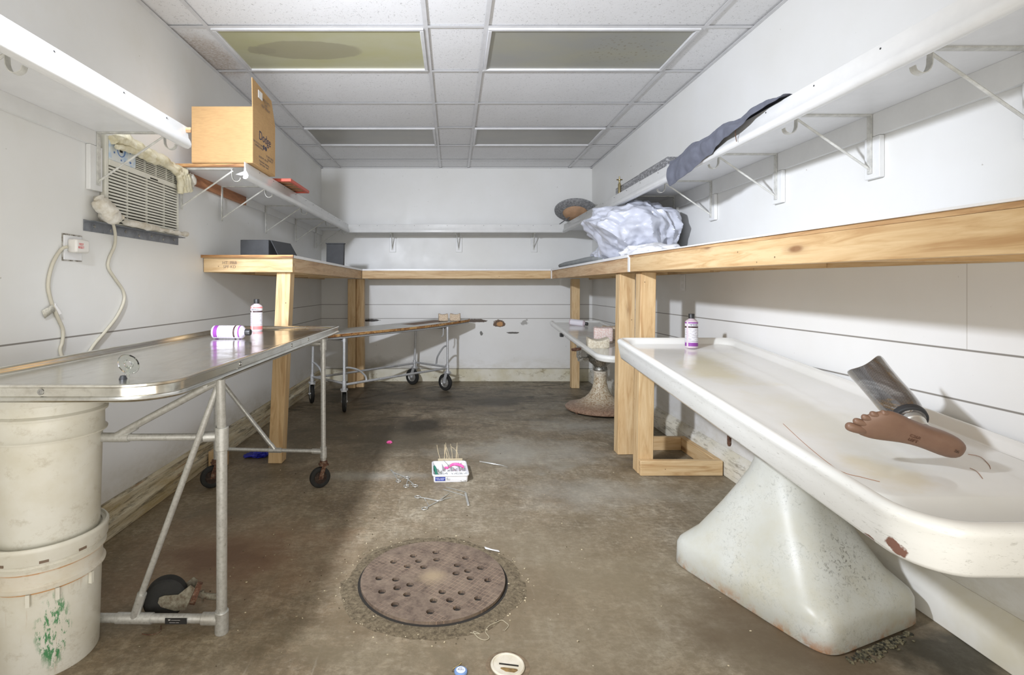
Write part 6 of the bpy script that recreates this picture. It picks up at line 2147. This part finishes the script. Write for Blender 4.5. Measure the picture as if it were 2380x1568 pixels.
def forceps_px(piv, tips, rings, label, ratchet=0.75, rr=0.0030):
    pv = floor_at(*piv)
    t_ = thing('hemostat', pv, label, 'forceps', 'surgical instruments on the floor')
    zf = Vector((0, 0, 0.0042))
    mids = []
    for tp, rg in zip(tips, rings):
        a, c_ = floor_at(*tp), floor_at(*rg)
        d = (c_ - pv).normalized()
        e_ = c_ - d * 0.015
        k = a.lerp(pv, 0.5) + Vector((0, 0.004, 0))
        q_ = MB().tube([a + zf, k + zf, pv + zf, pv.lerp(e_, 0.5) + zf, e_ + zf], [rr * 0.55, rr * 0.85, rr * 1.25, rr, rr * 0.9], 8, smooth=5)
        q_.torus(0.0135, 0.0024, 26, 8, Matrix.Translation(c_ + zf) @ Matrix.Rotation(math.atan2(d.y, d.x), 4, 'Z') @ Matrix.Scale(1.2, 4, (1, 0, 0)))
        obj('arm', q_, CH, t_)
        mids.append(pv.lerp(e_, ratchet) + zf)
    mm_ = (mids[0] + mids[1]) / 2
    obj('pivot', MB().lathe([(0.0001, 0), (0.004, 0), (0.004, 0.0085), (0.0001, 0.009)], 12, Matrix.Translation(pv)), CH, t_)
    obj('ratchet', MB().tube([mids[0], mids[0].lerp(mids[1], 0.42)], 0.0018, 6), CH, t_)
    obj('ratchet', MB().tube([mids[1], mids[1].lerp(mids[0], 0.42)], 0.0018, 6), CH, t_)
    return t_


forceps_px((914, 1099), [(906, 1093), (908, 1092)], [(926, 1119), (946, 1111)], 'straight locking forceps on the floor, uppermost of the two left of the tray', 0.9)
forceps_px((948, 1115), [(944, 1109), (948, 1107)], [(944, 1131), (965, 1130)], 'small ring-handled forceps on the floor hooked to the ring of the upper one', 0.9)
forceps_px((1021, 1165), [(1044, 1148), (1050, 1157)], [(987, 1183), (971, 1156)], 'open curved forceps on the floor below the tray, rings at its left', 0.8)
# dissecting tweezers
t = thing('tweezers', floor_at(1148, 1079), 'bent tip steel tweezers lying alone right of the tray', 'tweezers', 'surgical instruments on the floor')
a, b_, c_ = floor_at(1115, 1074), floor_at(1165, 1082), floor_at(1180, 1087)
for p_ in (a, b_, c_):
    p_.z = 0.004
obj('limb', MB().tube([a, a.lerp(b_, 0.5) + Vector((0, 0.003, 0)), b_, c_], [0.003, 0.005, 0.0028, 0.0012], 8, smooth=4), CH, t)
obj('limb', MB().tube([a + Vector((0, -0.001, 0.003)), a.lerp(b_, 0.5) + Vector((0, -0.006, 0.002)), b_ + Vector((0, -0.002, 0)), c_ + Vector((0, -0.001, 0))], [0.003, 0.004, 0.0022, 0.001], 8, smooth=4), CH, t)
# long retractor-like forceps with flat handle
t = thing('angled_forceps', floor_at(1078, 1150), 'angled steel forceps with flat handle on the floor under the tray corner', 'forceps', 'surgical instruments on the floor')
for (pts, r_) in [([(1037, 1133), (1060, 1139), (1082, 1145), (1085, 1153)], 0.0016), ([(1030, 1138), (1056, 1146), (1080, 1153)], 0.0020)]:
    obj('limb', MB().tube([floor_at(*q_) + Vector((0, 0, 0.004)) for q_ in pts], r_, 8, smooth=4), CH, t)
h0, h1 = floor_at(1082, 1147), floor_at(1089, 1176)
obj('handle', MB().strip([h0 + Vector((0, 0, 0.004)), h0.lerp(h1, 0.4) + Vector((0, 0, 0.004)), h0.lerp(h1, 0.45) + Vector((0, 0, 0.004)), h1 + Vector((0, 0, 0.004))], 0.012, 0.005, (1, 0.1, 0)), CH, t, bevel=0.002)


# instruments in the tray
def MT(x, y, z, ang_deg, tilt=0):
    return Mt @ Matrix.Translation((x, y, z)) @ Matrix.Rotation(radians(ang_deg), 4, 'Z') @ Matrix.Rotation(radians(tilt), 4, 'Y')


hemostat(MT(-0.014, 0.044, 0.009, 168), 0.13, radians(6), 'long ring-handled forceps across the front compartment of the white tray', group='instruments in the white tray')
hemostat(MT(-0.026, 0.150, 0.028, 70), 0.09, radians(8), 'steel ring-handled clamp in the tray beside the pink clip', group='instruments in the white tray')
hemostat(MT(0.026, 0.150, 0.026, 100), 0.09, radians(9), 'steel clamp in the middle rear compartment of the white tray', group='instruments in the white tray')
hemostat(MT(0.075, 0.150, 0.026, 80), 0.09, radians(9), 'steel clamp in the right rear compartment of the white tray', group='instruments in the white tray')
hemostat(MT(0.078, 0.19, 0.034, -60), 0.07, radians(14), 'small open clamp at the right rear corner of the white tray', group='instruments in the white tray')
hemostat(MT(-0.066, 0.12, 0.026, 100), 0.12, radians(7), 'steel scissors-like clamp in the left compartment beside the green handle', group='instruments in the white tray')
o = obj('hand_tool', MB().tube([Mt @ Vector(p_) for p_ in [(-0.092, 0.185, 0.034), (-0.088, 0.15, 0.030), (-0.082, 0.10, 0.026), (-0.078, 0.05, 0.022), (-0.068, 0.03, 0.020)]], [0.007, 0.010, 0.0085, 0.011, 0.007], 12, smooth=5), M['green'])
tag(o, 'green plastic handled tool along the left side of the white tray', 'tool', 'instruments in the white tray')
o = obj('plastic_clip', MB().tube([Mt @ Vector(p_) for p_ in [(0.0, 0.150, 0.044), (0.02, 0.168, 0.050), (0.045, 0.165, 0.052), (0.07, 0.145, 0.050), (0.082, 0.125, 0.046)]], [0.006, 0.0085, 0.009, 0.009, 0.006], 12, smooth=5), M['pink'])
tag(o, 'bright pink curved plastic clip across the rear of the white tray', 'clip', 'instruments in the white tray')
o = obj('plastic_clip', MB().tube([Mt @ Vector(p_) for p_ in [(-0.030, 0.140, 0.043), (-0.016, 0.118, 0.043), (-0.008, 0.140, 0.043), (-0.028, 0.141, 0.043)]], 0.0048, 10, smooth=3), M['pink'])
tag(o, 'small pink triangular clip between the steel clamps of the white tray', 'clip', 'instruments in the white tray')
o = obj('probe', MB().tube([Mt @ Vector(p_) for p_ in [(-0.035, 0.235, 0.056), (-0.012, 0.180, 0.048), (-0.006, 0.165, 0.044), (0.0, 0.15, 0.040)]], [0.0018, 0.0022, 0.006, 0.007], 8, smooth=3), M['galv'])
tag(o, 'dark steel probe resting on the rear rim of the white tray', 'probe', 'instruments in the white tray')
# frayed comb card behind the tray with standing threads
t = thing('needle_card', (tc.x, tc.y + 0.3, 0), 'pale card behind the tray with long thin stalks standing up from it', 'card')
obj('card', MB().box(-0.068, 0.085, TD + 0.014, TD + 0.017, 0.0005, 0.057, Mt), plain('tan_card', (198, 184, 154), 0.8, var=0.1, vs=30), t)
random.seed(21)
stk = [(879, 1058, 868, 1002), (1018, 1062, 1012, 1030), (1027, 1062, 1033, 1040), (1032, 1062, 1032, 1040), (1040, 1062, 1038, 1029), (1051, 1062, 1042, 1033), (1056, 1062, 1046, 1036), (1059, 1062, 1052, 1030), (1070, 1060, 1072, 1028)]
for k, (xa, dx, dz) in enumerate([(-0.055, -0.020, 0.085), (-0.030, 0.008, 0.072), (-0.028, 0.0, 0.088), (-0.014, -0.006, 0.098), (-0.002, -0.022, 0.078), (0.006, -0.028, 0.085), (0.022, -0.012, 0.090), (0.044, 0.006, 0.075), (0.050, 0.002, 0.098)]):
    p0 = Mt @ Vector((xa, TD + 0.0155, 0.055))
    p1 = p0 + Vector((dx, 0.012, dz))
    obj('stalk', MB().tube([p0, p0.lerp(p1, 0.5) + Vector((random.uniform(-0.004, 0.004), 0, 0)), p1], [0.0016, 0.0014, 0.001], 6, smooth=3), plain('pale_stalk', (206, 190, 156), 0.8), t)
obj('stalk', MB().tube([Mt @ Vector(p_) for p_ in [(0.058, TD + 0.016, 0.058), (0.055, TD + 0.02, 0.09), (0.035, TD + 0.02, 0.115), (0.015, TD + 0.02, 0.13)]], 0.0012, 6, smooth=4), plain('pale_stalk_b', (206, 190, 156), 0.8), t)
